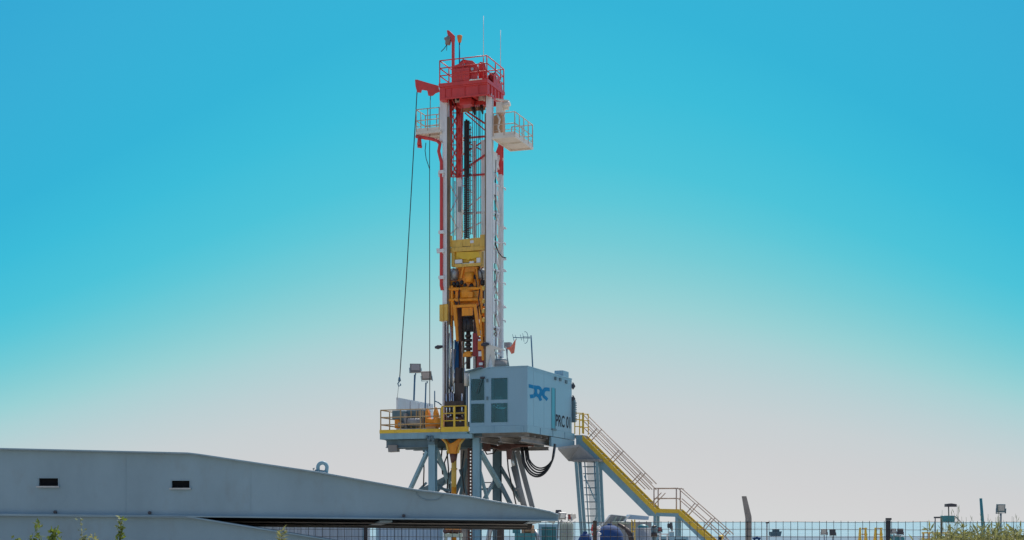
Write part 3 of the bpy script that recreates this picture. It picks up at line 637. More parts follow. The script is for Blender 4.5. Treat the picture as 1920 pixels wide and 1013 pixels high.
for px in (829, 852, 873.5): b.bar((uu(px, vf-.25), vf-.25, rz2-.1), (uu(px, vf-.25), vf-.25, rz2+1.12), .095, .06)
for h in (.42, .78, 1.12): b.tube([(q0, vf-.25, rz2+h), (q1, vf-.25, rz2+h)], .024, 6)
b.box(q0-.05, q1+.12, vf-.29, vf-.27, rz2-.12, rz2+.12)
sub.part('railing', b, 'yellow', label='brighter yellow railing section before the mast foot')
b = MB().box(q0, q1, vf-.26, vf-.0, rz-.12, rz-.02).box(q0-.1, q1+.3, vf-.30, vf-.06, rz-.34, rz-.13)
sub.part('step_platform', b, 'steel_blue')
# cabin platform (part of the steelwork)
VC = -1.5; cuL, cuR = uu(880, VC), uu(989, VC); vE = vv(1072, cuR)
zb = zz(797, cuR, VC); zt = zz(688, cuR, VC); zq = zz(810.5, cuR, VC)
b = MB().box(cuL, cuR, VC-.0, VC+.12, zq, zb-.003).box(cuR-.12, cuR+.0, VC+.12, vE+.5, zq, zb-.003).box(cuL, cuL+.12, VC+.12, vE, zq, zb-.003).box(cuL+.12, cuR-.12, vE-.12, vE, zq, zb-.003)
for px in (925, 980): u = uu(px, VC); b.box(u-.04, u+.04, VC-.03, VC-.0, zq-.01, zb-.03)
for k in range(3): v = VC+1.9+k*1.9; b.box(cuR, cuR+.03, v-.05, v+.05, zq-.01, zb-.03)
sub.part('cabin_support_frame', b, 'frame', bevel=.008)
b = MB().box(cuL+.12, cuR-.12, VC+.12, vE-.12, zq+.15, zq+.2)
for k in range(8): v = VC+.5+k*.9; b.ibeam((cuL+.1, v, zq-.02), (cuR-.1, v, zq-.02), .16, .28)
for u in (cuL+.5, (cuL+cuR)/2, cuR-.4): b.ibeam((u, VC+.25, zq-.30), (u, vE-.1, zq-.30), .2, .26)
b.ibeam((cuL-.2, 2.2, zq-.60), (cuR-.2, 2.2, zq-.60), .2, .18)
sub.parts('cabin_support_joist', b, 'under')
b = MB()
for k in range(5): b.tube([P(905+k*4, 832+k*1.5, .4), P(930+k*3, 838+k*1.2, .5), P(955+k*6, 832+k, .6), P(985+k*4, 836, .8)], .05, 7)
b.box(uu(950, .3), uu(958, .3), .3, .5, zz(862, 0, .3), zz(842, 0, .3)); b.box(uu(906, 0), uu(916, 0), 0, .3, zz(846, 0, 0), zz(832, 0, 0))
sub.parts('underfloor_pipe', b, 'brownpipe')
b = MB().box(cuR-.14, cuR-.02, VC+3.6, vE+.55, zq-.50, zq-.02)
sub.part('side_girder', b, 'frame', bevel=.01)
# ------------------------------------------------------------------ blow-out preventer below the floor
bo = Thing('blowout_preventer', 'orange Y shaped wellhead piece on a yellow pipe below the floor', 'wellhead', (uu(851, -.75), -.75, 0), RIG)
b = MB().prism([P(x, y, -.95) for x, y in ((825, 815), (830, 818), (838, 828), (843, 832), (850, 829), (862, 820), (868, 814), (872, 816), (866, 826), (856, 838), (855, 851), (840, 851), (839, 838), (832, 829), (825, 822))], (0, .3, 0))
bo.part('spool', b, 'orange', bevel=.04); q = P(848, 846, -.75); bo.part('neck', MB().tube([P(850.5, 851, -.75), P(850.5, 868, -.75)], [.2, .13], 12), 'brownpipe')
bo.part('conductor_pipe', MB().tube([P(851.3, 864, -.75), P(851, 915, -.75)], .125, 12).tube([P(851.3, 878, -.75), P(851.3, 881, -.75)], .16, 12), 'mustard')
bo.part('lower_pipe', MB().tube([P(851, 914, -.75), Vector((uu(851, -.75), -.75, 0))], .13, 12), 'orange', label='redder lower length of pipe')
b = MB()
for s_ in (-1, 1): b.tube([P(851+s_*21, 820, -.98), P(850+s_*13, 832, -.98), P(850+s_*9, 850, -.98)], .05, 7)
bo.parts('side_pipe', b, 'mustard')
ch = Thing('drive_chain_column', 'dark brown chain column running down right of the yellow pipe', 'chain', (uu(880, .6), .6, 0), RIG)
b = MB().box(uu(876.5, .6), uu(880, .6), .6, .7, 0, zz(838, -.9, .6)).box(uu(883.4, .6), uu(884.6, .6), .6, .7, 0, zz(838, -.9, .6)); y = 842
while y < 1030: b.box(uu(880, .6), uu(883.4, .6), .62, .66, zz(y+3.4, -.9, .6), zz(y, -.9, .6)); y += 6.2
ch.part('link', b, 'brownpipe')

# ------------------------------------------------------------------ drillers cabin
cab = Thing('driller_cabin', "pale blue driller's cabin with teal glazed corner on the rig floor", 'cabin', ((cuL+cuR)/2, 2, zb), RIG)
uw = [cuL, uu(882, VC), uu(909.5, VC), uu(920, VC), uu(953, VC), cuR]
zw = [zb, zz(795, -1, VC), zz(757, -1, VC), zz(753, -1, VC), zz(710.5, -1, VC), zt]
zlow = zz(700, cuL, VC); uch = uu(918, VC)
b = MB(); T_ = .08
for i in range(5):
    for j in range(5):
        if i in (1, 3) and j in (1, 3): continue
        z1 = zw[j+1]
        if j == 4:
            def zr_(u): return zt if u >= uch else zlow+(zt-zlow)*(u-cuL)/(uch-cuL)
            a0, a1 = uw[i], uw[i+1]
            if i < 3: b.prism([(a0, VC, zw[4]), (a1, VC, zw[4]), (a1, VC, zr_(a1)), (a0, VC, zr_(a0))], (0, T_, 0))
            else: b.box(a0, a1, VC, VC+T_, zw[4], zt)
            continue
        b.box(uw[i], uw[i+1], VC, VC+T_, zw[j], z1)
# left wall opening, made large to brighten the interior
vl0, vl1 = VC+.16, VC+2.75; zl0, zl1 = zb+.25, zlow-.2
b.box(cuL, cuL+.08, VC+T_, vl0, zb, zlow).box(cuL, cuL+.08, vl1, vE, zb, zlow).box(cuL, cuL+.08, vl0, vl1, zb, zl0).box(cuL, cuL+.08, vl0, vl1, zl1, zlow)
b.box(cuR-.08, cuR, VC+T_, vE, zb, zt)
zback = zt
b.prism([(cuL+.08, vE-.08, zb), (cuR-.08, vE-.08, zb), (cuR-.08, vE-.08, zt), (uch, vE-.08, zt), (cuL+.08, vE-.08, zlow+.02)], (0, .08, 0))
cab.part('wall', b, 'cabin')
k0, k1, m0, m1 = uch+.1, cuR-.35, VC+.3, 1.25            # roof opening added to let sun brighten the interior
sl = [(cuL-.04, zlow-.005), (cuL-.04, zlow+.075), (uch, zt+.06), (uch, zt+.002)]
b = MB().prism([(x, VC-.02, z) for x, z in sl], (0, vE-VC+.05, 0)).box(uch, cuR+.015, VC-.02, m0, zt+.002, zt+.06).box(uch, cuR+.015, m1, vE+.03, zt+.002, zt+.06).box(uch, k0, m0, m1, zt+.002, zt+.06).box(k1, cuR+.015, m0, m1, zt+.002, zt+.06)
rf = cab.part('roof', b, 'frame', bevel=.01)
cab.part('roof_visor', MB().prism([(cuL-.12, VC-.35, zlow+.0), (uu(906, VC), VC-.35, zlow+.20), (uu(906, VC), VC-.35, zlow+.25), (cuL-.12, VC-.35, zlow+.06)], (0, .33, 0)), 'slate', rf)
cab.part('added_skylight', MB().box(k0, k1, m0, m1, zt+.03, zt+.04), 'glass', rf)
cab.part('floor', MB().box(cuL+.09, cuR-.09, VC+T_+.01, vE-.1, zb+.01, zb+.05), 'interior')
b = MB().box(cuL+.1, cuR-.1, 1.4, 1.46, zb+.05, zlow-.05).box(cuR-.12, cuR-.085, VC+.1, 1.4, zb+.05, zt-.02); cab.part('inner_lining', b, 'interior')
for i in (1, 3):
    for j in (1, 3):
        f = .03; a0, a1, c0, c1 = uw[i], uw[i+1], zw[j], zw[j+1]
        wn = cab.part('window', MB().box(a0, a0+f, VC-.015, VC+.05, c0, c1).box(a1-f, a1, VC-.015, VC+.05, c0, c1).box(a0+f, a1-f, VC-.015, VC+.05, c0, c0+f).box(a0+f, a1-f, VC-.015, VC+.05, c1-f, c1), 'cabin')
        cab.part('pane', MB().box(a0+f, a1-f, VC+.02, VC+.028, c0+f, c1-f), 'glass', wn)
wn = cab.part('window', MB().box(cuL+.02, cuL+.06, vl0, vl0+.04, zl0, zl1).box(cuL+.02, cuL+.06, vl1-.04, vl1, zl0, zl1), 'cabin'); cab.part('pane', MB().box(cuL+.035, cuL+.043, vl0+.04, vl1-.04, zl0, zl1), 'glass', wn)
q = P(907, 708, VC-.08); cab.part('wiper_motor', MB().box(q.x-.18, q.x+.03, VC-.1, VC-.002, q.z-.05, q.z+.04).bar(q+Vector((-.1, -.01, 0)), q+Vector((-.35, -.02, -.75)), .02), 'lampdark')
for y in (714, 747): q = P(914, y, VC); cab.part('window_hinge', MB().box(q.x-.04, q.x+.04, VC-.05, VC-.001, q.z-.08, q.z+.08), 'slate')
# side panel seams, teal stripe, lettering and logo on the long right wall
def side(px, py):                                  # point of the right wall seen in the photo
    v = vv(px, cuR); return v, zz(py, cuR, v)
b = MB()
for px in (1000.5, 1020): v, _ = side(px, 700); b.box(cuR, cuR+.006, v-.012, v+.012, zb+.02, zt-.03)
b.box(cuR, cuR+.012, VC+.1, vE-.05, zt-.1, zt-.06); cab.part('panel_seam', b, 'frame')
v0, z0 = side(1034, 727); v1, _ = side(1039.5, 727); _, z1 = side(1037, 803.5)
tp = cab.part('stripe_panel', MB().box(cuR, cuR+.03, v0, v1, z1, z0), 'teal'); cab.part('panel_edge', MB().box(cuR, cuR+.034, v1+.002, v1+.06, z1-.01, z0), 'ink', tp)
b = MB()
for px, py in ((1041, 709.5), (1050, 711.5), (1061, 716)): v, z = side(px, py); b.box(cuR, cuR+.07, v-.12, v+.10, z-.09, z+.07)
b.box(cuR, cuR+.05, side(1034, 800)[0], side(1042, 800)[0], side(1037, 807)[1], side(1037, 803.8)[1])
cab.parts('side_fitting', b, 'slate')
def strokes(polys, wd, off):                        # flat painted strokes on the right wall, pixel polylines -> wall coordinates
    b = MB()
    for n_, pl in enumerate(polys):
        pts = [side(980+x/7.79, 690+y/7.79) for x, y in pl]; L_ = []; R_ = []
        for i, (v, z) in enumerate(pts):
            a = pts[max(i-1, 0)]; c = pts[min(i+1, len(pts)-1)]
            # metric in picture plane: wall is foreshortened, so widen along v
            dx, dz = (c[0]-a[0])*.40, c[1]-a[1]; l = sqrt(dx*dx+dz*dz) or 1
            nx, nz = -dz/l*wd/2/.40, dx/l*wd/2; L_.append((v+nx, z+nz)); R_.append((v-nx, z-nz))
        for i in range(len(pts)-1):
            k = len(b.v); o = off+n_*.002
            b.v += [Vector((cuR+o, *L_[i])), Vector((cuR+o, *L_[i+1])), Vector((cuR+o, *R_[i+1])), Vector((cuR+o, *R_[i]))]; b.face((k, k+3, k+2, k+1))
    return b
def arc(cx, cy, rx, ry, a0, a1, n=9): return [(cx+rx*cos(radians(a0+(a1-a0)*i/n)), cy-ry*sin(radians(a0+(a1-a0)*i/n))) for i in range(n+1)]
g1 = [(88, 262), (120, 270), (150, 278)]+arc(150, 345, 42, 68, 80, -80)+[(140, 415), (105, 418)]
g2 = [(165, 280), (205, 288)]+arc(222, 350, 46, 64, 100, -60)+[(232, 410), (250, 440), (266, 478)]
g2b = [(190, 330), (192, 370), (215, 405), (240, 412)]
g3 = [(392, 318), (355, 312)]+arc(345, 375, 48, 64, 100, 215)+[(310, 420), (335, 440), (358, 468)]
cab.part('logo', strokes([g1, g2, g2b, g3], .175, .006), 'logo')
def text_mesh(txt):
    c = bpy.data.curves.new('t', 'FONT'); c.body = txt; c.offset = 0.022; o = bpy.data.objects.new('t', c); COL.objects.link(o)
    dg = bpy.context.evaluated_depsgraph_get(); me = bpy.data.meshes.new_from_object(o.evaluated_get(dg))
    vs = [tuple(v.co) for v in me.vertices]; fs = [tuple(p.vertices) for p in me.polygons]
    bpy.data.objects.remove(o); bpy.data.curves.remove(c); bpy.data.meshes.remove(me); return vs, fs
vs, fs = text_mesh('PRC 01')
xs = [p[0] for p in vs]; ys = [p[1] for p in vs]; va, za1 = side(1042, 776.5); vb_, _ = side(1069, 780); _, za0 = side(1042, 799)
b = MB(); b.v = [Vector((cuR+.005, va+(x-min(xs))/(max(xs)-min(xs))*(vb_-va), za0+(y-min(ys))/(max(ys)-min(ys))*(za1-za0))) for x, y, _ in vs]
for f in fs: b.face(f)
cab.part('lettering', b, 'ink')
# fittings on the back end and roof
vr, zr1 = side(1061, 712); b = MB().box(cuR-.5, cuR-.02, vr-.35, vr+.55, zt+.06, zt+.36); ac = cab.part('roof_box', b, 'cabin', rf, bevel=.02)
b = MB()
for y in (724, 748): u = cuR+.05; z = zz(y, cuR, vE); b.box(cuR-.1, cuR+.07, vE, vE+.18, z-.10, z+.1); b.tube([(cuR+.02, vE+.1, z-.15), (cuR+.1, vE+.2, z), (cuR+.02, vE+.1, z+.18)], .04, 6)
cab.parts('wall_hook', b, 'lampdark')
b = MB(); z = zz(790, cuR, vE)
for k in range(9): b.box(cuR-.5, cuR+.16, vE+.02, vE+.35, z+k*.115, z+k*.115+.06)
b.box(cuR-.5, cuR+.12, vE+.04, vE+.30, z-.05, z+1.1); cab.part('louvre_unit', b, 'slate')
b = MB(); q = P(985, 688, 0.2); b.box(cuR-.7, cuR-.45, -.9, -.6, zt+.06, zt+.13); cab.part('roof_vent', b, 'frame', rf)
chz = zb+.06; q0 = (uu(935, 0)); single('operator_chair', 'light grey operator chair inside the glazed cabin', 'chair', (q0, -.4, chz),
    MB().tube([(q0, -.4, chz), (q0, -.4, chz+.4)], .06, 8).box(q0-.28, q0+.28, -.7, -.15, chz+.4, chz+.52).box(q0-.26, q0+.26, -.15, -.03, chz+.5, chz+1.2).box(q0-.16, q0+.16, -.13, -.04, chz+1.22, chz+1.42).box(q0-.4, q0-.3, -.75, -.2, chz+.6, chz+.68).box(q0+.3, q0+.4, -.75, -.2, chz+.6, chz+.68), 'seat', RIG)
q0 = uu(940, -.9); cc = Thing('control_console', 'control console with pale screens behind the cabin glass', 'console', (q0, -1.0, chz), RIG)
cc.part('desk', MB().prism([(q0-.3, -1.15, chz), (q0-.3, -1.15, chz+.75), (q0-.3, -.9, chz+.85), (q0-.3, -.8, chz)], (.55, 0, 0)), 'slate')
cc.part('screen', MB().box(q0-.25, q0-.02, -1.1, -1.06, chz+.95, chz+1.3).tube([(q0-.13, -1.08, chz+.78), (q0-.13, -1.08, chz+.95)], .03, 6), 'seat')
cc.parts('gauge', MB().ball((q0-.22, -1.28, chz+.9), .09).ball((q0-.08, -1.28, chz+.82), .1).ball((q0-.1, -1.28, chz+1.02), .08), 'chrome')

# ------------------------------------------------------------------ stairs with trestle
VS0, VS1 = vE+.55, vE+1.4
stair = Thing('access_staircase', 'blue grey staircase with yellow edged stringers down from the cabin', 'staircase', (uu(1245, VS0), VS0, 0), RIG)
ue = uu(1335, VS0)
topl = [(1080, 816), (1092, 816), (1230, 954.5), (1272.5, 955.5), (1350, 1024.5)]; botl = [(1080, 839), (1086, 838), (1216, 967.5), (1270, 969.5), (1344, 1042)]
def lam(px, py, v): u = uu(px, VS0); return Vector((u, v, zz(py, u, VS0)))
for v in (VS0, VS1):
    b = MB()
    for i in range(4):
        b.prism([lam(*botl[i], v), lam(*botl[i+1], v), lam(*topl[i+1], v), lam(*topl[i], v)], (0, .05, 0))
    sg = stair.part('stringer', b, 'steel_blue')
    b = MB()
    for i in range(1, 4):
        d = Vector((0, 0, -.19 if i == 2 else -.28)); a, c = lam(*topl[i], v), lam(*topl[i+1], v)
        for w0 in (-.012,): b.prism([a+d+Vector((0, w0, 0)), c+d+Vector((0, w0, 0)), c+Vector((0, w0, .012)), a+Vector((0, w0, .012))], (0, .075, 0))
    stair.part('edge_band', b, 'yellow', sg)
b = MB()
for (i, n) in ((1, 18), (3, 10)):
    for k in range(n):
        p = lam(*topl[i], VS0).lerp(lam(*topl[i+1], VS0), (k+.5)/n); b.box(p.x-.13, p.x+.13, VS0+.07, VS1-.02, p.z-.22, p.z-.18)
p0, p1 = lam(*topl[2], VS0), lam(*topl[3], VS0); b.box(p0.x, p1.x, VS0+.07, VS1-.02, p0.z-.1, p0.z-.06)
stair.parts('tread', b, 'galv')
for v in (VS0+.03, VS1+.02):
    b = MB(); up = Vector((0, 0, 1))
    for (i, ts) in ((1, (.06, .36, .66, .93)), (3, (.15, .55, .9))):
        a, c = lam(*topl[i], v), lam(*topl[i+1], v); d = (c-a).normalized(); nrm = Vector((-d.z, 0, d.x)); nrm = nrm if nrm.z > 0 else -nrm
        for h in (.32, .56, .78) if i == 1 else (.4, .78): b.tube([a+nrm*h-d*(h*1.0), c+nrm*h-d*((1.1 if h < .4 else h*.95+.3) if i == 1 else 0)], .026, 6)
        for t in ts: q = a.lerp(c, t); b.tube([q, q+nrm*.78], .027, 6)
    a, c = lam(1226, 955, v), lam(1268, 955, v)
    b.rail([a, c], (.55, 1.06), 3, .03)
    b.tube([c+up*1.06, c+up*1.06+Vector((.18, 0, -.02))], .02, 6)
    stair.part('handrail', b, 'rail_rose')
b = MB().rail([lam(1077.5, 813, VS0+.02), lam(1094, 813, VS0+.02)], (.36, .72, 1.05), .35, .026); b.rail([lam(1077.5, 813, VS1), lam(1094, 813, VS1)], (.36, .72, 1.05), .5, .026)
b.bar(lam(1093, 813, VS0+.02), lam(1093, 777, VS0+.02), .1, .05); stair.parts('landing_gate_bar', b, 'yellow')
b = MB().box(cuR-.6, uu(1092, VS0), VS0+.06, VS1-.01, zz(821, cuR, VS0), zz(816, cuR, VS0)); stair.part('landing', b, 'under')
b = MB()
for px in (1227, 1268): u = uu(px, VS0); b.bar((u, VS0+.1, 0), (u, VS0+.1, zz(966, u, VS0)), .13); b.bar((u, VS1-.1, 0), (u, VS1-.1, zz(966, u, VS0)), .13)
stair.parts('landing_post', b, 'steel_blue')
tr = Thing('ladder_trestle', 'tall narrow ladder trestle with fine bars under the stair landing', 'trestle', (uu(1105, VS0-.2), VS0-.2, 0), RIG)
vt0, vt1 = VS0-.62, VS0+.0
b = MB(); zta = zz(866, uu(1090, vt0), vt0)
def tp_(px, py, v): return P(px, py, v)
tops = ((1080, 1093.5), (1119, 1127)); posts = []
for x0, x1 in tops:
    for v in (vt0, vt1):
        a = Vector((uu(x0, vt0), v, zta)); c = Vector((uu(x1, vt0), v, 0)); posts.append((a, c)); b.bar(a, c, .14, .12, up=(0, 1, 0))
tr.parts('post', b, 'steel_blue')
b = MB()
for i in (0, 1):
    a0, c0 = posts[i]; a1, c1 = posts[2+i]
    for k in range(13): t = (k+.7)/13.2; b.tube([a0.lerp(c0, t).lerp(a1.lerp(c1, t), .30), a0.lerp(c0, t).lerp(a1.lerp(c1, t), .97)], .024, 6)
tr.parts('rung', b, 'slate')
b = MB()
for k in range(12):
    t = .36+.58*k/11; a = posts[1][0].lerp(posts[3][0], t); c = posts[1][1].lerp(posts[3][1], t); b.tube([a, c], .015, 5)
for t in (.16, .24, .42, .86): a = posts[0][0].lerp(posts[2][0], t); c = posts[0][1].lerp(posts[2][1], t); b.tube([a, c], .032, 6)
for t0, t1 in ((.15, .45), (.85, .55)):
    b.bar(posts[0][0].lerp(posts[0][1], t0).lerp(posts[2][0].lerp(posts[2][1], t0), .35), posts[0][0].lerp(posts[0][1], t1).lerp(posts[2][0].lerp(posts[2][1], t1), .9), .05)
tr.parts('cage_bar', b, 'steel_blue')
b = MB().prism([P(1046, 843, 2.6), P(1086, 838, VS0-.6), P(1120, 868, VS0-.2), P(1066, 865, vt0)], (0, 0, .12)); b.bar(P(1075, 838, VS0-.3), P(1120, 867, VS0-.1), .22, .22)
b.box(posts[0][0].x-.15, posts[2][0].x+.15, vt0-.1, vt1+.12, zta, zta+.12)
tr.part('head_plate', b, 'grey')

# ------------------------------------------------------------------ hoses under the cabin
for k in range(5):
    x0, x1, dp = (976, 979, 983, 986, 988)[k], 1040+k*.5, (894, 890.5, 886.5, 882, 878)[k]; y0, y1 = 846, 842
    pts = []
    for i in range(15):
        t = i/14; x = x0+(x1-x0)*t; c = 4*t*(1-t); y = y0*(1-t)+y1*t; pts.append(P(x, y+(dp-(y0+y1)/2)*c**.62, 1.0+.12*k+.6*t))
    pts[0].z = zq-.4; pts[-1].z = zq-.4
    single('sagging_hose', 'black hose sagging in a loop under the cabin, one of five', 'hose', pts[7], MB().tube(pts, .045-.002*k, 8), 'black', RIG, group='black hoses sagging under the cabin')

# ------------------------------------------------------------------ lamps and fittings on the rig
def flood(name, label, base, head, w_, h_, d_, tilt, turn, frame, poles='lampblue', mt='lampgrey', r=.035, glass_mt='galv', cat='floodlight', group=None):
    """floodlight: pole from base to head, yoke, housing with reflector"""
    t = Thing(name, label, cat, base, frame, group); base = Vector(base); head = Vector(head)
    t.part('pole', MB().tube([base, Vector((base.x*.2+head.x*.8, base.y*.2+head.y*.8, head.z-h_*.75))], r, 8), poles)
    R = Matrix.Rotation(turn, 3, 'Z') @ Matrix.Rotation(tilt, 3, 'X')
    def tf(b):
        b.v = [head+R @ v for v in b.v]; return b
    b = MB().tube([(-w_*.55, 0, 0), (-w_*.55, 0, -h_*.6), (w_*.55, 0, -h_*.6), (w_*.55, 0, 0)], .02, 6); b.tube([(0, 0, -h_*.6), (0, 0, -h_*.85)], .03, 6); t.part('yoke', tf(b), poles)
    b = MB().prism([(-w_/2, 0, -h_/2), (w_/2, 0, -h_/2), (w_/2, 0, h_/2), (-w_/2, 0, h_/2)], (0, d_*.4, 0)).prism([(-w_*.36, d_*.4, -h_*.36), (w_*.36, d_*.4, -h_*.36), (w_*.36, d_*.4, h_*.36), (-w_*.36, d_*.4, h_*.36)], (0, d_*.6, 0))
    for i in range(4): b.box(-w_*.3+i*w_*.2-.008, -w_*.3+i*w_*.2+.008, d_*.98, d_*1.15, -h_*.3, h_*.3)
    hd = t.part('housing', tf(b), mt)
    b = MB().box(-w_*.38, w_*.38, -.012, -.001, -h_*.28, h_*.40)
    t.part('lens', tf(b), glass_mt, hd)
    return t
v_ = 2.9
flood('floodlight', 'taller floodlight on a blue pole, left of the pair on the rig floor', (uu(773.5, v_), v_, FLOOR), P(779, 690, v_), .56, .46, .22, radians(-14), radians(28), RIG, 'lampblue', 'lampgrey', .05, 'lens')
flood('floodlight', 'shorter floodlight on a pole, nearer the mast on the rig floor', (uu(795.5, v_), v_, FLOOR), P(799.5, 705, v_), .54, .46, .22, radians(22), radians(4), RIG, 'lampblue', 'lampgrey', .04, 'lens')
q = P(735, 840, -.5); single('hanging_floodlight', 'square grey floodlight hung below the left end of the floor', 'floodlight', q, MB().prism([P(726.5, 834.5, -.95), P(743.5, 834.5, -.95), P(744, 847, -.95), P(728, 848, -.95)], (0, .35, 0)).box(q.x-.16, q.x-.1, -.4, -.34, q.z, FLOOR-.7).box(q.x+.1, q.x+.16, -.4, -.34, q.z, FLOOR-.7), 'lampgrey', RIG)
q = P(797, 842, -.6); single('hanging_camera', 'small dark fitting hung beside the left front leg', 'camera', q, MB().prism([P(792, 841, -.6), P(799, 835, -.6), P(803, 842, -.6), P(801, 848, -.6), P(793, 848, -.6)], (0, .3, 0)).tube([P(799, 840, -.4), P(799, 826, -.4)], .04, 6), 'slate', RIG)
ww = uu(743, .6); single('wind_wall', 'sloping blue grey wind wall along the left rear of the floor', 'wind wall', (ww, 2, FLOOR),
    MB().box(ww, ww+.05, .6, 5.2, FLOOR-.02, zz(745.5, ww, .6)).box(ww+.05, ww+.12, .6, .68, FLOOR-.02, zz(747, ww, .6)).box(ww+.05, ww+.10, 2.2, 2.27, FLOOR, zz(748, ww, .6)).box(ww+.05, ww+.1, 3.3, 3.37, FLOOR, zz(748, ww, .6)).box(ww+.05, ww+.1, 4.4, 4.47, FLOOR, zz(748, ww, .6)), 'white', RIG)
hp = Thing('hydraulic_unit', 'grey slate hydraulic power unit behind the left yellow railing', 'power unit', (uu(768, -.2), -.2, FLOOR), RIG)
b = pb(745, 760, 771, 803, -.3, .5); pb(762, 797, 769, 803, -.1, .6, b); pb(735, 750, 770, 786.5, -.35, .1, b); hp.part('cabinet', b, 'slate', bevel=.02)
b = MB().tube([P(766, 792, -.35), P(790, 792, -.35)], .2, 12); b.tube([P(752, 793, -.5), P(752, 801, -.5)], .18, 12); pb(757, 762, 775, 802, -.45, -.3, b); hp.part('motor', b, 'grey')
hp.part('pump', pb(740, 748, 786.8, 803, -.5, -.1).tube([P(748, 790, -.55), P(748, 803, -.55)], .1, 10), 'orange'); b = MB()
for x in (771, 781, 786, 793): b.bar(P(x, 770, -.2), P(x, 803, -.2), .05)
hp.part('frame_bar', b, 'rail_warm')
# crown beacon, whips, antennas
bc = Thing('aviation_beacon', 'amber beacon on a thin blue pole above the crown', 'beacon', (uu(861.5, .6), .6, cz), RIG)
bc.part('pole', MB().tube([bc.base, P(861.5, 80, .6)], .035, 8), 'bluepipe'); bc.part('lens', MB().tube([P(861.8, 80, .6), P(861.8, 76, .6), P(861.8, 69, .6), P(861.8, 67, .6)], [.07, .10, .135, .13], 12), 'beacon')
for px, ytop, lab, v in ((906.5, 30, 'taller pale whip antenna at the near corner of the crown', vc0+.05), (938.5, 57, 'shorter pale whip antenna at the far right of the crown', 1.6)):
    t = Thing('whip_antenna', lab, 'antenna', (uu(px, v), v, cz), RIG); a = Vector((t.base.x, v, cz)); c = Vector((t.base.x, v, zz(ytop, t.base.x, v)))
    t.part('rod', MB().tube([a+Vector((0, 0, 1.0)), c], .016, 6), 'white'); t.part('mount', MB().tube([a, a+Vector((0, 0, 1.05))], .028, 8), 'red')
va_ = .3; an = Thing('yagi_antenna', 'blue pole with a horizontal loop antenna on the cabin roof', 'antenna', (uu(999, va_), va_, zt+.06), RIG)
an.part('pole', MB().tube([an.base, P(995.8, 629, va_)], .035, 8), 'lampblue')
b = MB().tube([P(994, 634, va_), P(962, 633, va_)], .022, 6).tube([P(994, 632, va_), P(980, 631.5, va_)], .014, 5)
for x, h in ((962.5, 6), (967.5, 5), (977, 5.5), (981.5, 8)): b.tube([P(x-1.5, 633-h, va_), P(x, 633, va_), P(x+1, 633+h, va_)], .012, 5)
b.tube([P(985+5*cos(radians(a)), 633+11*sin(radians(a)), va_) for a in range(-110, 111, 20)], .014, 5)
an.part('loop_boom', b, 'lampblue')
fl = Thing('warning_flag', 'bright orange red flag on a bent arm above the cabin', 'flag', (uu(956, .6), .6, zt+.06), RIG)
fl.part('arm', MB().tube([fl.base, P(951, 668, .6), P(949, 652, .6)], .02, 6).tube([P(953, 688, .6), P(948, 650, .6)], .016, 6), 'galv')
b = MB(); pts = ((949, 653), (958, 650), (964, 640), (967, 636), (966, 646), (965, 655), (964, 662), (959, 664), (955, 657)); b.prism([P(x, y, .6+.05*sin(i)) for i, (x, y) in enumerate(pts)], (0, .02, 0)); fl.part('cloth', b, 'redcloth')
b = pb(945, 956, 642, 652, .9, 1.2); lp = Thing('cabin_roof_lamp', 'pale boxy lamp on the stand behind the orange flag', 'lamp', (uu(951, 1.0), 1.0, zt+.06), RIG)
lp.part('housing', b, 'grey'); lp.part('stand', MB().tube([lp.base, P(951, 652, 1.0)], .03, 6), 'galv')
dr = Thing('roof_drum', 'open grey drum standing on the cabin roof beside the mast', 'drum', (uu(939, -.2), -.2, zt+.06), RIG)
q = dr.base; dr.part('shell', MB().tube([q, q+Vector((0, 0, .42))], [.30, .31], 14).tube([q+Vector((0, 0, .2)), q+Vector((0, 0, .23))], .325, 14), 'under'); dr.part('lid', MB().tube([q+Vector((0, 0, .42)), q+Vector((0, 0, .5))], [.31, .26], 14).tube([q+Vector((0, 0, .5)), q+Vector((0, 0, .62))], .06, 8), 'slate')
# hanging ropes at the left
r1 = Thing('hoist_rope', 'long slanting rope with a hook at its end left of the mast', 'rope', P(748, 722, .3), RIG)
r1.part('rope', MB().tube([P(782, 172, .3), P(779.5, 215, .3), P(776, 275, .3), P(762, 520, .3), P(749.5, 708, .3)], .024, 6), 'wire')
q = P(749, 712, .3); r1.part('hook', MB().tube([q+Vector((0, 0, .12)), q+Vector((0, 0, -.08))], [.05, .08], 8).tube([q+Vector((0, 0, -.08)), q+Vector((-.09, 0, -.2)), q+Vector((-.04, 0, -.33)), q+Vector((.07, 0, -.28)), q+Vector((.05, 0, -.2))], .032, 7), 'lampblue')
r1.part('tail_line', MB().tube([P(747.5, 722, .3), P(744.5, 750, .3)], .01, 5), 'wire')
single('guide_rope', 'thin straight rope hanging from the red boom to the floor', 'rope', P(805.5, 760, .3), MB().tube([P(807, 180, .3), P(805.5, 280, .3), P(805.8, 762, .3)], .02, 6), 'wire', RIG)

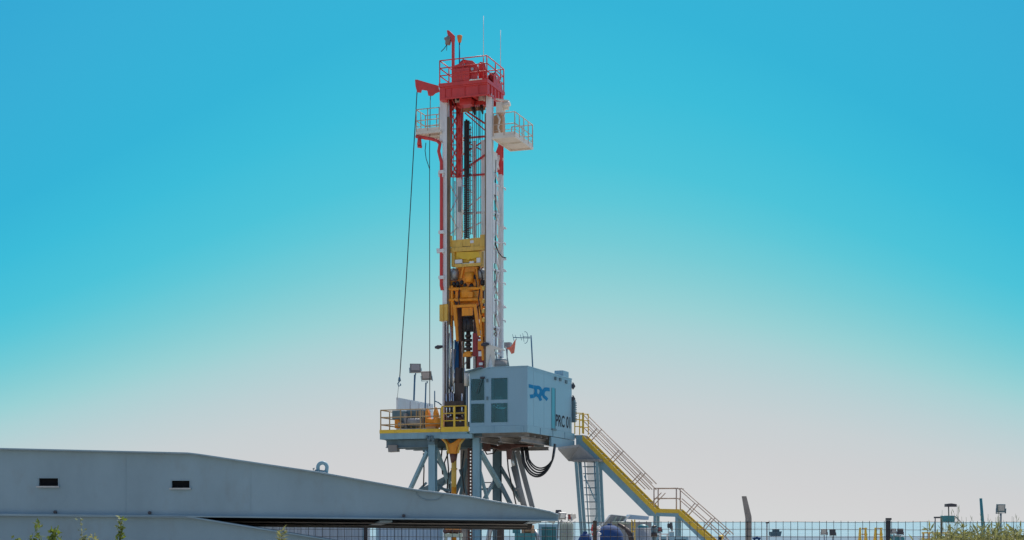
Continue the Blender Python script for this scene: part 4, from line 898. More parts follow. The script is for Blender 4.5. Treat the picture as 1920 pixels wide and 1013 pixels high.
# ================================================================== FOREGROUND GIRDERS
YG = 26.0
def girder(nm, label, top, bot, holes, YF, far_drop, zfloor=None):
    t = Thing(nm, label, 'girder', (wx(300, YG), YG+1.2, max(0, min(wz(p[1], YG) for p in bot))), WORLD)
    def tz(x, pl):
        for (a, ya), (c, yc) in zip(pl, pl[1:]):
            if a <= x <= c: return wz(ya+(yc-ya)*(x-a)/(c-a), YG)
        return wz(pl[-1][1], YG)
    xs = sorted(set([p[0] for p in top]+[p[0] for p in bot]+[h for q in holes for h in (q[0], q[1])])); b = MB()
    for a, c in zip(xs, xs[1:]):
        hole = [h for h in holes if h[0] <= a and c <= h[1]]
        if hole:
            h = hole[0]
            b.prism([(wx(a, YG), YG, tz(a, bot)), (wx(c, YG), YG, tz(c, bot)), (wx(c, YG), YG, wz(h[3], YG)), (wx(a, YG), YG, wz(h[3], YG))], (0, .02, 0))
            b.prism([(wx(a, YG), YG, wz(h[2], YG)), (wx(c, YG), YG, wz(h[2], YG)), (wx(c, YG), YG, tz(c, top)), (wx(a, YG), YG, tz(a, top))], (0, .02, 0))
        else: b.prism([(wx(a, YG), YG, tz(a, bot)), (wx(c, YG), YG, tz(c, bot)), (wx(c, YG), YG, tz(c, top)), (wx(a, YG), YG, tz(a, top))], (0, .02, 0))
    t.part('web', b, 'girder')
    for pl, sgn in ((top, 1), (bot, -1)):
        b = MB(); th = .028
        for i, ((a, ya), (c, yc)) in enumerate(zip(pl, pl[1:])):
            za, zc = wz(ya, YG), wz(yc, YG); b.prism([(wx(a, YG), YG-.13, za), (wx(c, YG), YG-.13, zc), (wx(c, YG), YG-.13, zc+sgn*th), (wx(a, YG), YG-.13, za+sgn*th)], (0, .30, 0))
        t.part('flange', b, 'girder', bevel=.007)
    for h in holes:
        x0, x1, z1, z0 = wx(h[0], YG), wx(h[1], YG), wz(h[2], YG), wz(h[3], YG); e2 = .018
        b = MB().box(x0-.01, x1+.01, YG-.055, YG+2.3, z0, z0+e2).box(x0, x1, YG-.008, YG+2.3, z1-e2, z1).box(x0, x0+e2, YG-.008, YG+2.3, z0+e2, z1-e2).box(x1-e2, x1, YG-.008, YG+2.3, z0+e2, z1-e2)
        s_ = t.part('fork_pocket', b, 'girder'); t.part('lip_light_strip', MB().box(x0-.012, x1+.012, YG-.062, YG-.056, z0-.004, z0+e2+.004), 'galv', s_); t.part('pocket_shade_sheet', MB().box(x0+e2, x1-e2, YG+.05, YG+.07, z0+e2, z1-e2), 'hole', s_)  # pale strip paints the lit lip edge, black sheet the slot's shade
    # far girder with its shade painted black, and the plate above
    b = MB(); YB = YG+2.6
    fd = lambda x: far_drop*max(0.15, min(1, (1047-x)/150))
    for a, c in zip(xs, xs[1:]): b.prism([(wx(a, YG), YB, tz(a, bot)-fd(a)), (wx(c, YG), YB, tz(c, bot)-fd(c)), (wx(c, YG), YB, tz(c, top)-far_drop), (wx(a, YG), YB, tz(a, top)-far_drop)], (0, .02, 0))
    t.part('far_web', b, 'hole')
    b = MB()
    for (a, ya), (c, yc) in zip(top, top[1:]): za, zc = wz(ya, YG), wz(yc, YG); b.prism([(wx(a, YG), YG+.17, za), (wx(a, YG), YB, za-far_drop), (wx(c, YG), YB, zc-far_drop), (wx(c, YG), YG+.17, zc)], (0, 0, .02))
    t.part('sky_block_plate', b, 'girder')  # unseen plate added to keep sky light from between the girders
    return t, tz
top1 = [(-260, 838), (0, 843.5), (356, 852), (380, 855), (600, 887.8), (780, 920.5), (880, 933), (940, 944.5), (1000, 954.5), (1030, 961), (1047, 967)]
bot1 = [(-260, 960.5), (0, 963), (400, 967.5), (780, 971.7), (1000, 974), (1047, 974.5)]
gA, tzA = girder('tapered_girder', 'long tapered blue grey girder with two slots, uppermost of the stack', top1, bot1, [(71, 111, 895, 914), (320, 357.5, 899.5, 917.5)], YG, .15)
YB = YG+2.6
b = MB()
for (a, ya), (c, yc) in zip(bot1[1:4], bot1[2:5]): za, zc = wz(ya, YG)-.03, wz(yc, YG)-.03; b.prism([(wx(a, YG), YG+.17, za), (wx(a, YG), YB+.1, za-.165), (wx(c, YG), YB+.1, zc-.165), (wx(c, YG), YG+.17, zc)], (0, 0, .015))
gA.part('underside_plate', b, 'hole')  # shade below the girder painted as black
for dy, zo in ((.9, .055), (1.75, .105)):
    b = MB().bar((wx(380, YG), YG+dy, wz(967.5, YG)-zo-.045), (wx(990, YG), YG+dy, wz(973.5, YG)-zo-.045), .10, .02); gA.part('underside_stringer', b, 'under')
b = MB()
for (x0, x1) in ((724, 690), (1003, 968)): b.bar(W(x0, 975.5, YG+.2)+Vector((0, 0, -.02)), W(x1, 987.5, YB+.1), .22, .03)
b.bar(W(500, 987, YB+.1), W(985, 987.4, YB+.1), .1, .02)
gA.part('cross_member', b, 'girder')
pts = [W(806-25*cos(pi*i/16), 924.5+1.5*(-cos(pi*i/16))+14*sin(pi*i/16), YG-.012) for i in range(17)]
gA.part('weld_seam', MB().tube(pts, .008, 6), 'girder')
bot2 = [(-260, 1162), (620, 1162), (1000, 1162)]
top2 = [(-260, 966.8), (0, 967.6), (352, 971), (366, 972.6), (620, 1014), (780, 1041), (1000, 1080)]
girder('tapered_girder', 'lower tapered girder lying on the ground beneath the slotted one', top2, bot2, [], YG, .085)
for x, y in ((104, 960.2), (281, 961.6), (757, 967.2)): q = W(x, y, YG); gA.part('drain_plug', MB().tube([q, q+Vector((0, -.04, 0))], .028, 8), 'lampdark')
for x in (236, 470): gA.part('weld_seam', MB().box(wx(x, YG)-.006, wx(x, YG)+.006, YG-.004, YG-.0005, tzA(x, bot1)+.004, tzA(x, top1)-.004), 'girder')
# lifting shackle
sk = Thing('lifting_shackle', 'bow shackle standing on the sloping top of the girder', 'shackle', W(602, 887, YG+.02), WORLD)
q = W(602, 885, YG+.02); sk.part('pad_eye', MB().prism([W(585, 886, YG), W(590, 883.5, YG), W(613, 884, YG), W(613, 889.5, YG)], (0, .06, 0)), 'steel_blue')
bow = [W(596.5, 884.5, YG+.03)]+[W(604.5-8.5*cos(pi*i/10), 876.5-8.5*sin(pi*i/10), YG+.03) for i in range(11)]+[W(611.5, 888, YG+.03)]
sk.part('bow', MB().tube(bow, .033, 9), 'steel_blue'); sk.part('pin', MB().tube([W(590, 883, YG+.03), W(614, 884, YG+.03)], .022, 8).tube([W(588, 882, YG+.03), W(587, 879, YG+.03), W(590, 878, YG+.03)], .01, 6), 'slate')

# ================================================================== MESH FENCE
YF = 33.0
fence = Thing('mesh_fence', 'long wire mesh fence standing behind the two girders', 'fence', (wx(1200, YF), YF, 0), WORLD)
b = MB(); x = 470.0; k = 0
while x < 2050:
    j = random.uniform(-.6, .6); lean = random.uniform(-.8, .8); ztp = wz(977.2+random.uniform(-.7, .7), YF); b.tube([(wx(x+j, YF), YF, .05), (wx(x+j+lean*.4, YF), YF+.01, ztp)], .0062, 5); x += 13.5; k += 1
for i in range(11):
    h = wz(979.5, YF)-i*.158; pts = [(wx(470+s*79, YF), YF+.007, h+random.uniform(-.012, .010)) for s in range(21)]; b.tube(pts, .0058, 5)
fence.part('wire_mesh', b, 'mesh')
fence.part('post', MB().box(wx(681.5, YF), wx(688.5, YF), YF+.02, YF+.1, 0, wz(986.5, YF)), 'blackpost')
fence.part('post', MB().box(wx(1112, YF), wx(1119, YF), YF+.02, YF+.1, 0, wz(978, YF)).box(wx(1111.5, YF), wx(1119.5, YF), YF+.012, YF+.108, wz(978, YF), wz(976.6, YF)), 'rustpost', label='rusty brown fence post with a flat cap')
b = MB().box(wx(1662.5, YF), wx(1670.5, YF), YF+.02, YF+.11, 0, wz(975.5, YF)); b.box(wx(1662.8, YF), wx(1672, YF), YF+.01, YF+.12, wz(975.3, YF), wz(971.5, YF))
fence.part('post', b, 'blackpost', label='black fence post with a square cap')
b = MB()
prof = [(1399, 1399.4, 1409.6), ]
secs = [((wx(1399.2, YF), wx(1409.8, YF)), 0.0), ((wx(1399.2, YF), wx(1409.8, YF)), wz(972, YF)), ((wx(1398.6, YF), wx(1409.4, YF)), wz(968, YF)), ((wx(1392.4, YF), wx(1400.0, YF)), wz(930.5, YF))]
for (ua, za), (ub, zb_) in zip(secs, secs[1:]):
    k = len(b.v); y0_, y1_ = YF+.03, YF+.14
    b.v += [Vector((ua[0], y0_, za)), Vector((ua[1], y0_, za)), Vector((ua[1], y1_, za)), Vector((ua[0], y1_, za)), Vector((ub[0], y0_, zb_)), Vector((ub[1], y0_, zb_)), Vector((ub[1], y1_, zb_)), Vector((ub[0], y1_, zb_))]
    for f in ((0, 1, 5, 4), (1, 2, 6, 5), (2, 3, 7, 6), (3, 0, 4, 7)): b.face([k+i for i in f])
k = len(b.v); b.face((k-4, k-3, k-2, k-1))
fence.part('post', b, 'concrete', label='tall concrete fence post bent over at the top')

# ================================================================== YARD EQUIPMENT BEHIND THE FENCE
def corrugated(name, label, px0, px1, py, Y, dep, mt, n, cat='container'):
    t = Thing(name, label, cat, (wx((px0+px1)/2, Y), Y+dep/2, 0)); x0, x1, h = wx(px0, Y), wx(px1, Y), wz(py, Y); b = MB().box(x0, x1, Y+.04, Y+dep, 0.0, h)
    for k in range(n): a = x0+(x1-x0)*(k+.2)/n; b.box(a, a+(x1-x0)/n*.5, Y, Y+.04, .12, h-.1)
    t.part('body', b, mt); t.part('top_rail', MB().box(x0-.02, x1+.02, Y-.03, Y+.06, h-.1, h+.02).box(x0-.02, x0+.08, Y-.032, Y+.05, 0, h-.1).box(x1-.08, x1+.02, Y-.032, Y+.05, 0, h-.1), 'frame'); return t
corrugated('mud_tank', 'light blue corrugated tank seen through the fence below the girder', 706, 829, 984.5, 58, 2.4, 'panelblue', 18, 'tank')
corrugated('storage_container', 'grey blue container behind the black fence post under the girder', 440, 684, 984, 64, 2.4, 'grey_panel', 16, 'container')
corrugated('mud_tank', 'teal ribbed tank behind the tip of the girder', 1012, 1046, 984, 62, 2.4, 'tealtank', 7, 'tank')
# wooden pallets with pump parts
pl = Thing('parts_pallet', 'pallet of rusty pump parts left of the rear leg behind the fence', 'pallet', (wx(848, 57), 57.5, 0)); zt0 = wz(1001, 57)
pl.part('pallet', MB().box(wx(832, 57), wx(866, 57), 57, 58, zt0-.12, zt0).box(wx(833, 57), wx(837, 57), 57, 58, 0, zt0-.12).box(wx(861, 57), wx(865, 57), 57, 58, 0, zt0-.12), 'ibc')
b = MB()
for k in range(7): b.ball((wx(834+k*4.4, 57), 57.2+random.uniform(0, .5), zt0+.10), .10, .1, .09+random.uniform(0, .05), 8, 5)
pl.parts('pump_part', b, 'brownpipe'); pl.part('pipe', MB().tube([(wx(833, 57), 57.2, zt0+.2), (wx(864, 57), 57.3, zt0+.18)], .05, 8), 'orange')
pm = Thing('mud_pump', 'tan mud pump with a teal base behind the fence under the girder', 'pump', (wx(988, 60), 60.5, 0)); zt0 = wz(1000, 60)
pm.part('base', MB().box(wx(965, 60), wx(1004, 60), 60, 61.2, 0, zt0).box(wx(961, 60), wx(976, 60), 60.1, 61, zt0, wz(990, 60)), 'tealtank')
pm.part('body', MB().tube([(wx(980, 60), 60.4, zt0+.15), (wx(1001, 60), 60.4, zt0+.15)], .17, 12).box(wx(978, 60), wx(983, 60), 60.2, 60.7, zt0, wz(984, 60)).box(wx(995, 60), wx(1002, 60), 60.2, 60.7, zt0, wz(985, 60)), 'tan')
pm.part('pipe', MB().tube([(wx(905, 60), 60.3, .4), (wx(915, 60), 60.3, .75), (wx(945, 60), 60.3, .78), (wx(964, 60), 60.3, .7)], .12, 10).box(wx(932, 60), wx(945, 60), 60.2, 60.9, 0, wz(984, 60)), 'darkmetal')
pm.parts('discharge_hose', MB().tube([(wx(1003, 60), 60.3, 1.35), (wx(1008, 60), 60.2, 1.1), (wx(1012, 60), 60.2, .5)], .08, 8).tube([(wx(910, 60), 60.1, .3), (wx(918, 60), 60.1, 1.3), (wx(921, 60), 60.1, 1.5)], .1, 8), 'galv')
# caged tank
ib = Thing('caged_tank', 'pale green caged liquid tank right of the girder tip', 'tank', (wx(1062.5, 52), 52.5, 0)); x0, x1, h = wx(1049, 52), wx(1076, 52), wz(979, 52)
ib.part('bottle', MB().box(x0+.02, x1-.02, 52.03, 52.9, .14, h-.02), 'ibc', bevel=.05); b = MB()
for k in range(7): a = x0+(x1-x0)*k/6; b.tube([(a, 52, .1), (a, 52, h)], .012, 5)
for k in range(5): z = .14+(h-.14)*k/4; b.tube([(x0, 51.98, z), (x1, 51.98, z)], .012, 5); b.tube([(x1, 52, z), (x1, 52.9, z)], .012, 5)
ib.part('cage', b, 'galv'); ib.part('pallet', MB().box(x0, x1, 52, 52.95, 0.0, .12), 'under')
flood('tank_floodlight', 'dark floodlight head behind the girder tip', W(1046, 1010, 54)*1, W(1047.5, 959.5, 54), .2, .13, .12, radians(-20), radians(10), WORLD, 'lampdark', 'lampdark', .02, 'lampdark').o
flood('tank_floodlight', 'round pale floodlight head just right of the girder tip', W(1054, 1010, 53.4), W(1055, 968, 53.4), .28, .24, .16, radians(25), radians(35), WORLD, 'galv', 'grey', .025, 'white')
flood('tank_floodlight', 'pale floodlight tipped sideways over the caged tank', W(1068, 1010, 53.4), W(1068, 970, 53.4), .2, .24, .2, radians(10), radians(-60), WORLD, 'galv', 'cream', .025, 'darkred')
# blue tanks
for px0, px1, py, Y, lab in ((1117, 1172, 985, 56, 'large round royal blue tank behind the rusty post'), (1083, 1113, 1000, 55, 'small round royal blue tank at the foot of the ladder trestle')):
    r_ = (px1-px0)/2/FPX*Y; h = wz(py, Y); c = (wx((px0+px1)/2, Y), Y+r_, 0); t = Thing('blue_tank', lab, 'tank', c)
    t.part('shell', MB().tube([(c[0], c[1], 0), (c[0], c[1], h*.55), (c[0], c[1], h*.78), (c[0], c[1], h*.93), (c[0], c[1], h*.99), (c[0], c[1], h)], [r_, r_, r_*.93, r_*.66, r_*.35, .03], 24), 'bluetank')
    t.part('rim', MB().tube([(c[0]+(r_+.02)*cos(a*pi/12), c[1]+(r_+.02)*sin(a*pi/12), h*.56) for a in range(25)], .025, 6).tube([(c[0], c[1], h-.02), (c[0], c[1], h+.06)], .08, 10), 'bluetank')
b = MB()
for k in range(3): b.tube([W(1160+k*4, 983+k*3, 55.5), W(1172+k*3, 990+k*2, 55.3), W(1180+k*2, 1003, 55.2), W(1184+k*2, 1022, 55.2), Vector((wx(1186+k*2, 55.2), 55.2, .05))], .06, 8)
single('suction_hose', 'dark hoses draped down the right side of the large blue tank', 'hose', Vector((wx(1186, 55.2), 55.2, 0)), b, 'darkmetal')
vb2 = Thing('valve_manifold', 'pile of red and white valve fittings beside the ladder trestle foot', 'valves', (wx(1115, 54.5), 54.5, 0)); b = MB(); b2 = MB()
for k in range(16): q = W(1110+random.uniform(0, 16), 985+random.uniform(0, 18), 54.4+random.uniform(0, .5)); (b if k % 3 else b2).tube([q, q+Vector((random.uniform(-.15, .15), random.uniform(-.1, .1), random.uniform(-.12, .12)))], .045, 8)
for x in (1112, 1122): b.tube([W(x, 1000, 54.6), Vector((wx(x, 54.6), 54.6, 0))], .05, 8)
vb2.parts('fitting', b, 'white'); vb2.parts('red_fitting', b2, 'red')
# shaker unit with sloping lids
sh = Thing('shaker_unit', 'pale shaker unit with sloping lids behind the large blue tank', 'shaker', (wx(1180, 66), 67, 0)); Ys = 66
b = MB().prism([W(1128, 985, Ys), W(1144, 965.5, Ys), W(1174, 969, Ys), W(1174, 985, Ys)], (0, .06, 0)); b.box(wx(1128, Ys), wx(1222, Ys), Ys+.05, Ys+2, 0, wz(979, Ys))
sh.part('body', b, 'grey'); b = MB().prism([W(1144, 966, Ys), W(1146, 964.5, Ys), W(1175, 968, Ys), W(1174, 970, Ys)], (0, 1.8, 0)); b.prism([W(1165, 981, Ys-.1), W(1179, 966, Ys-.1), W(1182, 967, Ys-.1), W(1168, 982, Ys-.1)], (0, .1, 0)); b.prism([W(1127, 985, Ys-.1), W(1142, 966, Ys-.1), W(1145, 967, Ys-.1), W(1130, 986, Ys-.1)], (0, .1, 0)); sh.part('lid_edge', b, 'white')
b = MB().prism([W(1177, 973, Ys), W(1181, 965, Ys), W(1217, 968.5, Ys), W(1216, 975, Ys)], (0, 1.8, 0)); sh.part('lid', b, 'panelblue')
b = MB()
for x in (1150, 1160, 1168): b.bar(W(x, 980, Ys-.05), W(x+6, 969, Ys-.05), .06)
b.tube([W(1148, 980, Ys-.2), W(1180, 981, Ys-.2)], .06, 8); sh.part('screen_frame', b, 'ibc')
yl = Thing('yellow_ladder', 'narrow yellow ladder leaning between the shaker and the teal tank', 'ladder', (wx(1188, 60), 60, 0)); b = MB()
for x in (1184.5, 1190): b.bar(W(x, 975, 60.4), Vector((wx(x+2, 59.8), 59.8, 0)), .05)
yl.part('rail', b, 'yellow'); b = MB()
for k in range(8): y = 979+k*9; b.tube([W(1184.5+k*.1, y, 60.3), W(1190+k*.1, y, 60.3)], .02, 6)
yl.parts('rung', b, 'yellow')
c = (wx(1210, 58), 58.8, 0); gt = Thing('dosing_tank', 'grey ribbed dosing tank with a teal dome lid', 'tank', c); h = wz(990, 58); r_ = .30; b = MB().tube([c, (c[0], c[1], h)], r_, 16)
for k in range(16): a = 2*pi*k/16; b.tube([(c[0]+r_*cos(a), c[1]+r_*sin(a), .05), (c[0]+r_*cos(a), c[1]+r_*sin(a), h)], .018, 5)
gt.part('shell', b, 'galv'); gt.part('lid', MB().ball((c[0]-.02, c[1], h), .22, .22, .14, 14, 8), 'tealtank')
vs_ = Thing('valve_stand', 'dark upright valve stand beside the dosing tank', 'valve', (wx(1226.5, 57), 57, 0)); b = MB().tube([(wx(1226.5, 57), 57, 0), W(1226.5, 1000, 57), W(1226.5, 992, 57), W(1226.5, 985, 57)], [.07, .09, .14, .05], 10)
vs_.part('body', b, 'slate'); vs_.part('hand_wheel', MB().tube([W(1222+0*1, 988, 56.9), W(1231, 987, 56.9)], .03, 6).tube([W(1221, 1003, 56.9), W(1232, 1003, 56.9)], .09, 8), 'darkmetal')
flood('yard_lamp', 'small square yard lamp under the stair landing', (wx(1238, 70), 70, 0), W(1237.5, 993, 70), .2, .22, .15, 0, radians(20), WORLD, 'lampdark', 'lampdark', .03, 'darkred')
flood('yard_lamp', 'dark side on yard lamp above the pale cabinet', (wx(1260.5, 62), 62, 0), W(1260, 986, 62), .25, .27, .16, 0, radians(75), WORLD, 'lampdark', 'lampdark', .025, 'lampdark')
t = Thing('control_cabinet', 'pale grey cabinet below the dark side on lamp', 'cabinet', (wx(1260, 60), 60.2, 0)); t.part('body', MB().box(wx(1256, 60), wx(1264, 60), 60, 60.3, 0, wz(998, 60)), 'cabin', bevel=.01); t.part('lid', MB().box(wx(1255.5, 60), wx(1264.5, 60), 59.97, 60.33, wz(998, 60), wz(996.8, 60)), 'white')
single('white_barrier', 'long white rail barrier left of the pale cabinet', 'barrier', (wx(1244, 64), 64, 0), MB().box(wx(1232, 64), wx(1256, 64), 64, 64.1, wz(1003, 64), wz(1000.5, 64)).box(wx(1236, 64), wx(1239, 64), 64.02, 64.08, 0, wz(1003, 64)).box(wx(1250, 64), wx(1253, 64), 64.02, 64.08, 0, wz(1003, 64)), 'white')
corrugated('low_tank', 'low grey blue tank below the white rail barrier', 1230, 1290, 1007, 66, 2, 'slate', 8, 'tank')
mr = Thing('stair_foot_mast', 'low yellow and black post at the foot of the stairs', 'post', (wx(1352, 72), 72, 0)); b = MB().tube([(wx(1352, 72), 72, 0), W(1352, 1008, 72)], .06, 8).ball(W(1352, 1007, 72), .13, .13, .1); mr.part('post', b, 'yellow'); mr.part('cap', MB().ball(W(1350, 1009.5, 71.9), .09), 'ink')
# lamps and small things out to the right
flood('twin_lamp', 'left head of the twin yard lamps in front of the sea', (wx(1546, 80), 80, 0), W(1545.5, 997.5, 80), .33, .30, .14, radians(5), 0, WORLD, 'galv', 'grey', .03, 'galv', group=None)
flood('twin_lamp', 'darker right head of the twin yard lamps in front of the sea', (wx(1561, 80), 80, 0), W(1561.5, 998.5, 80), .34, .33, .14, radians(-5), radians(15), WORLD, 'galv', 'lampdark', .03, 'lampdark')
flood('post_side_lamp', 'grey lamp head right beside the black capped post', (wx(1676, 60), 60, 0), W(1676, 996, 60), .20, .20, .14, 0, radians(10), WORLD, 'galv', 'lampgrey', .025, 'galv')
flood('post_side_lamp', 'larger dark lamp head second to the right of the capped post', (wx(1688, 60), 60, 0), W(1688, 997, 60), .24, .24, .14, 0, radians(-15), WORLD, 'galv', 'lampdark', .025, 'lampdark')
t = Thing('lamp_post', 'thin grey lamp post with a small head right of the bent post', 'lamp post', (wx(1438, 110), 110, 0)); t.part('pole', MB().tube([t.base, W(1438, 979, 110)], .05, 8), 'grey'); t.part('head', MB().box(wx(1436, 110), wx(1442, 110), 109.9, 110.1, wz(981.5, 110), wz(979, 110)), 'lampdark')
t = Thing('cargo_ship', 'tiny grey ship on the sea right of the bent post', 'ship', (wx(1455, 900), 905, -8)); z0 = -8
t.part('hull', MB().prism([(wx(1444, 900), 900, -4.5), (wx(1447, 900), 900, -8.3), (wx(1463, 900), 900, -8.3), (wx(1466, 900), 900, -4.2)], (0, 5, 0)), 'ship'); t.part('deck_house', MB().box(wx(1450, 900), wx(1462, 900), 901, 904, -4.5, -3), 'ship')
Yv = 100; t = Thing('work_stand', 'low dark blue work stand on the ground just beyond the bent post', 'stand', (wx(1420, Yv), Yv+.2, 0))
t.part('top', MB().box(wx(1413, Yv), wx(1426.5, Yv), Yv, Yv+.5, .52, .64).box(wx(1418, Yv), wx(1422, Yv), Yv+.1, Yv+.3, .64, .72), 'bluetank'); b = MB()
for x in (1414.5, 1423): b.box(wx(x, Yv), wx(x+2, Yv), Yv+.02, Yv+.4, 0, .52)
t.parts('leg', b, 'bluetank')
t = Thing('compressor', 'dark teal compressor with a white lid edge beside the black capped post', 'compressor', (wx(1684, 62), 62.4, 0)); b = MB().prism([(wx(1672, 62), 62, 0), (wx(1672, 62), 62, wz(1006, 62)), (wx(1676, 62), 62, wz(1003.5, 62)), (wx(1684, 62), 62, wz(1004, 62)), (wx(1696, 62), 62, wz(1008, 62)), (wx(1696, 62), 62, 0)], (0, .8, 0))
t.part('body', b, 'tealtank'); t.part('lid_edge', MB().bar(W(1676, 1003.5, 61.98), W(1696, 1005.5, 61.98), .05, .03), 'white')
# yellow trestles
for px, lab in ((1621, 'yellow A frame trestle left of its twin before the sea'), (1650, 'yellow A frame trestle next to the black capped post')):
    Yt = 70; t = Thing('yellow_trestle', lab, 'trestle', (wx(px, Yt), Yt, 0), group=None); b = MB()
    for s_ in (-1, 1):
        for dv in (0, .7): b.bar(Vector((wx(px+s_*6.5, Yt), Yt+dv*1.0, 0)), Vector((wx(px+s_*5.0, Yt), Yt+.35, wz(990, Yt))), .075)
    t.part('leg', b, 'yellow'); t.part('top_bar', MB().tube([W(px-5, 991, Yt+.35), W(px+5, 991, Yt+.35)], .03, 6).tube([W(px-5.5, 1002, Yt+.35), W(px+5.5, 1002, Yt+.35)], .025, 6), 'rail_warm')
yr = Thing('yellow_barrier', 'low yellow slatted barrier left of the grassy bush', 'barrier', (wx(1757, 75), 75, 0)); b = MB()
for k in range(6): x = wx(1730+k*10.5, 75); b.box(x, x+.09, 75, 75.06, 0, wz(998.5, 75))
yr.parts('upright', b, 'rail_warm'); yr.part('rail', MB().box(wx(1728, 75), wx(1786, 75), 74.97, 75.0, wz(1000.5, 75), wz(998, 75)).box(wx(1728, 75), wx(1786, 75), 74.97, 75.0, wz(1012, 75), wz(1010, 75)), 'yellow')
Yx = 44; bx = Thing('instrument_post', 'teal instrument box on a post with a flat lamp above it', 'instrument', (wx(1778, Yx), Yx+.1, 0))
bx.part('post', MB().bar((wx(1768, Yx), Yx+.15, 0), (wx(1768, Yx), Yx+.15, wz(970, Yx)), .05), 'rustpost'); bxx = bx.part('box', MB().box(wx(1767.5, Yx), wx(1790.5, Yx), Yx, Yx+.25, wz(980, Yx), wz(967, Yx)), 'tealtank', bevel=.01)
bx.part('mast', MB().tube([W(1779, 967, Yx+.1), W(1778.5, 950, Yx+.1)], .018, 6), 'lampdark'); bx.part('lamp', MB().prism([W(1774.5, 945, Yx), W(1784, 944, Yx), W(1794, 945.5, Yx), W(1794, 950.5, Yx), W(1774.5, 950.5, Yx)], (0, .2, 0)), 'lampdark'); bx.part('strut', MB().tube([W(1791, 968, Yx+.1), W(1803, 981, Yx+.1)], .02, 6), 'galv')
sg_ = Thing('bracket_lamp', 'small lamp on a bent pole left of the teal instrument box', 'lamp', (wx(1753.5, 46), 46, 0)); sg_.part('pole', MB().tube([sg_.base, W(1753.5, 971, 46), W(1766, 970, 46)], .022, 6), 'lampdark'); sg_.part('head', MB().box(wx(1752.5, 46), wx(1762, 46), 45.9, 46.1, wz(972, 46), wz(969, 46)), 'lampdark')
single('leaning_pole', 'thick dark teal pole leaning slightly beyond the grassy bush', 'pole', (wx(1847, 40), 40, 0), MB().tube([Vector((wx(1852, 40), 40, 0)), W(1843, 988, 40), W(1839, 934.5, 40)], [.045, .045, .036], 10), 'tealtank')
flood('square_floodlight', 'square grey floodlight facing the camera at the far right', (wx(1876, 42), 42, 0), W(1877, 953.5, 42), .24, .235, .14, radians(8), radians(4), WORLD, 'slate', 'slate', .022, 'galv')

# ================================================================== PLANTS
def leafy(name, label, px, Y, ytop, n, spread, mt, ln=.05, wd=.022, zlow=.55, cat='plant', stems=3, group=None):
    base = Vector((wx(px, Y), Y, 0)); t = Thing(name, label, cat, base, group=group); zt_ = wz(ytop, Y); bs = MB(); bl = MB()
    for s_ in range(stems):
        tip = base+Vector((random.gauss(0, spread*.6), random.gauss(0, spread*.6), zt_*(1 if s_ == 0 else random.uniform(.8, .98)))); st_ = base+Vector((random.gauss(0, .03), random.gauss(0, .03), 0))
        mid = st_.lerp(tip, .55)+Vector((random.gauss(0, spread*.3), random.gauss(0, spread*.3), 0)); bs.tube([st_, mid, tip], [.009, .006, .002], 5)
        for k in range(n//stems):
            f = random.uniform(zlow, 1.0); p = st_.lerp(mid, f/.55) if f < .55 else mid.lerp(tip, (f-.55)/.45)
            tap = 1.15-f*.75; p = p+Vector((random.gauss(0, spread*.45*tap), random.gauss(0, spread*.45*tap), random.gauss(0, .012)))
            bl.leaf(p, Vector((random.gauss(0, 1), random.gauss(0, 1), random.uniform(-.2, 1.4))), ln*random.uniform(.6, 1.3), wd*random.uniform(.7, 1.3))
    t.part('stem', bs, 'stem'); t.part('foliage', bl, mt); return t
leafy('weed', 'bright green weed at the far left before the lower girder', 36, 14, 981, 520, .12, 'leaf', .06, .028)
leafy('weed', 'low dense green weed second from the left before the lower girder', 76, 13.6, 993, 560, .13, 'leaf', .06, .03)
leafy('weed', 'slender grey green spike weed third from the left', 154, 14.2, 974, 420, .06, 'leaf_grey', .036, .02)
leafy('weed', 'tall knobbly green weed below the right hand slot of the girder', 217, 14, 971, 460, .065, 'leaf', .042, .024)
leafy('weed', 'short yellow green weed left of the tall knobbly one', 166, 13.5, 1004, 240, .08, 'leaf_yellow', .045)
leafy('weed', 'yellow dry tuft of weed where the lower girder slopes away', 526, 14.4, 992, 520, .085, 'leaf_yellow', .07, .014)
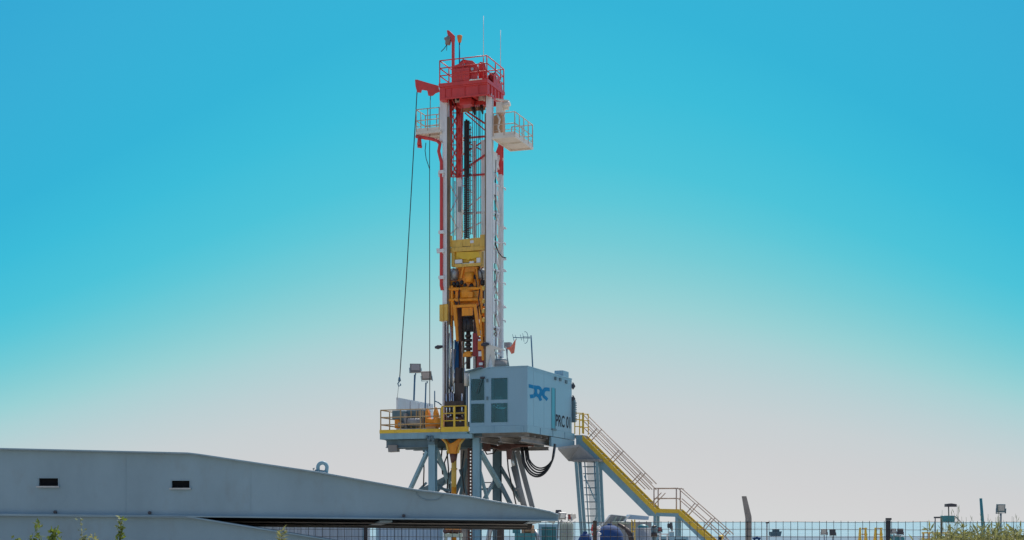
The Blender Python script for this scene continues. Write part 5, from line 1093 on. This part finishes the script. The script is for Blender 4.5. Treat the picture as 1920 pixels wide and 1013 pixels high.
def grass_bush(label, px, Y, ytop, wid, n, mt):
    base = Vector((wx(px, Y), Y, 0)); t = Thing('grass_bush', label, 'bush', base, group=None); bs = MB(); bl = MB(); zt_ = wz(ytop, Y)
    for k in range(n):
        p0 = base+Vector((random.gauss(0, wid*.3), random.gauss(0, wid*.3), 0)); hgt = zt_*random.uniform(.82, 1.0); d = Vector((random.gauss(0, .16), random.gauss(0, .16), 1)); tip = p0+d*hgt; tip.z = hgt
        mid = p0.lerp(tip, .6)+Vector((0, 0, hgt*.04)); bs.tube([p0, mid, tip], [.006, .0045, .0015], 4)
        for j in range(34): f = random.uniform(.55, 1.0); q = p0.lerp(mid, f/.6) if f < .6 else mid.lerp(tip, (f-.6)/.4); bl.leaf(q, Vector((random.gauss(0, .8), random.gauss(0, .8), random.uniform(-.2, 1.2))), random.uniform(.05, .11), random.uniform(.010, .026))
    t.part('stem', bs, 'stem'); t.part('foliage', bl, mt); return t
grass_bush('pale yellow green grassy bush, left part of the right hand clump', 1795, 15, 996, .34, 90, 'leaf_yellow')
grass_bush('dense olive grassy bush in front of the leaning pole', 1838, 14.6, 987, .36, 110, 'leaf_yellow')
grass_bush('greener grassy bush under the square floodlight', 1872, 15.2, 985, .34, 110, 'leaf_yellow')
grass_bush('bright grassy bush last in the clump, past the square floodlight', 1915, 14.4, 993, .34, 100, 'leaf_yellow')
b = MB()
for k in range(26):
    px = random.uniform(1760, 1912); Y = random.uniform(14.5, 16.5); yt = random.choice((948, 960, 966, 970, 976)) + random.uniform(-4, 6); a = Vector((wx(px+random.uniform(-25, 10), Y), Y, 0)); c = W(px+random.uniform(-14, 8), yt, Y)
    b.tube([a, a.lerp(c, .7)+Vector((random.uniform(-.02, .04), 0, .02)), c], [.005, .004, .0012], 4)
    for j in range(4): b.leaf(a.lerp(c, random.uniform(.75, 1)), Vector((random.gauss(0, .4), random.gauss(0, .4), 1)), .07, .007)
o = single('tall_grass', None, None, (wx(1840, 15), 15, 0), b, 'leaf_grey'); 
for k in ('label', 'category'):
    if k in o.o: del o.o[k]
o.o['label'] = 'thin tall grass stalks rising out of the grassy bushes'; o.o['category'] = 'grass'; o.o['kind'] = 'stuff'
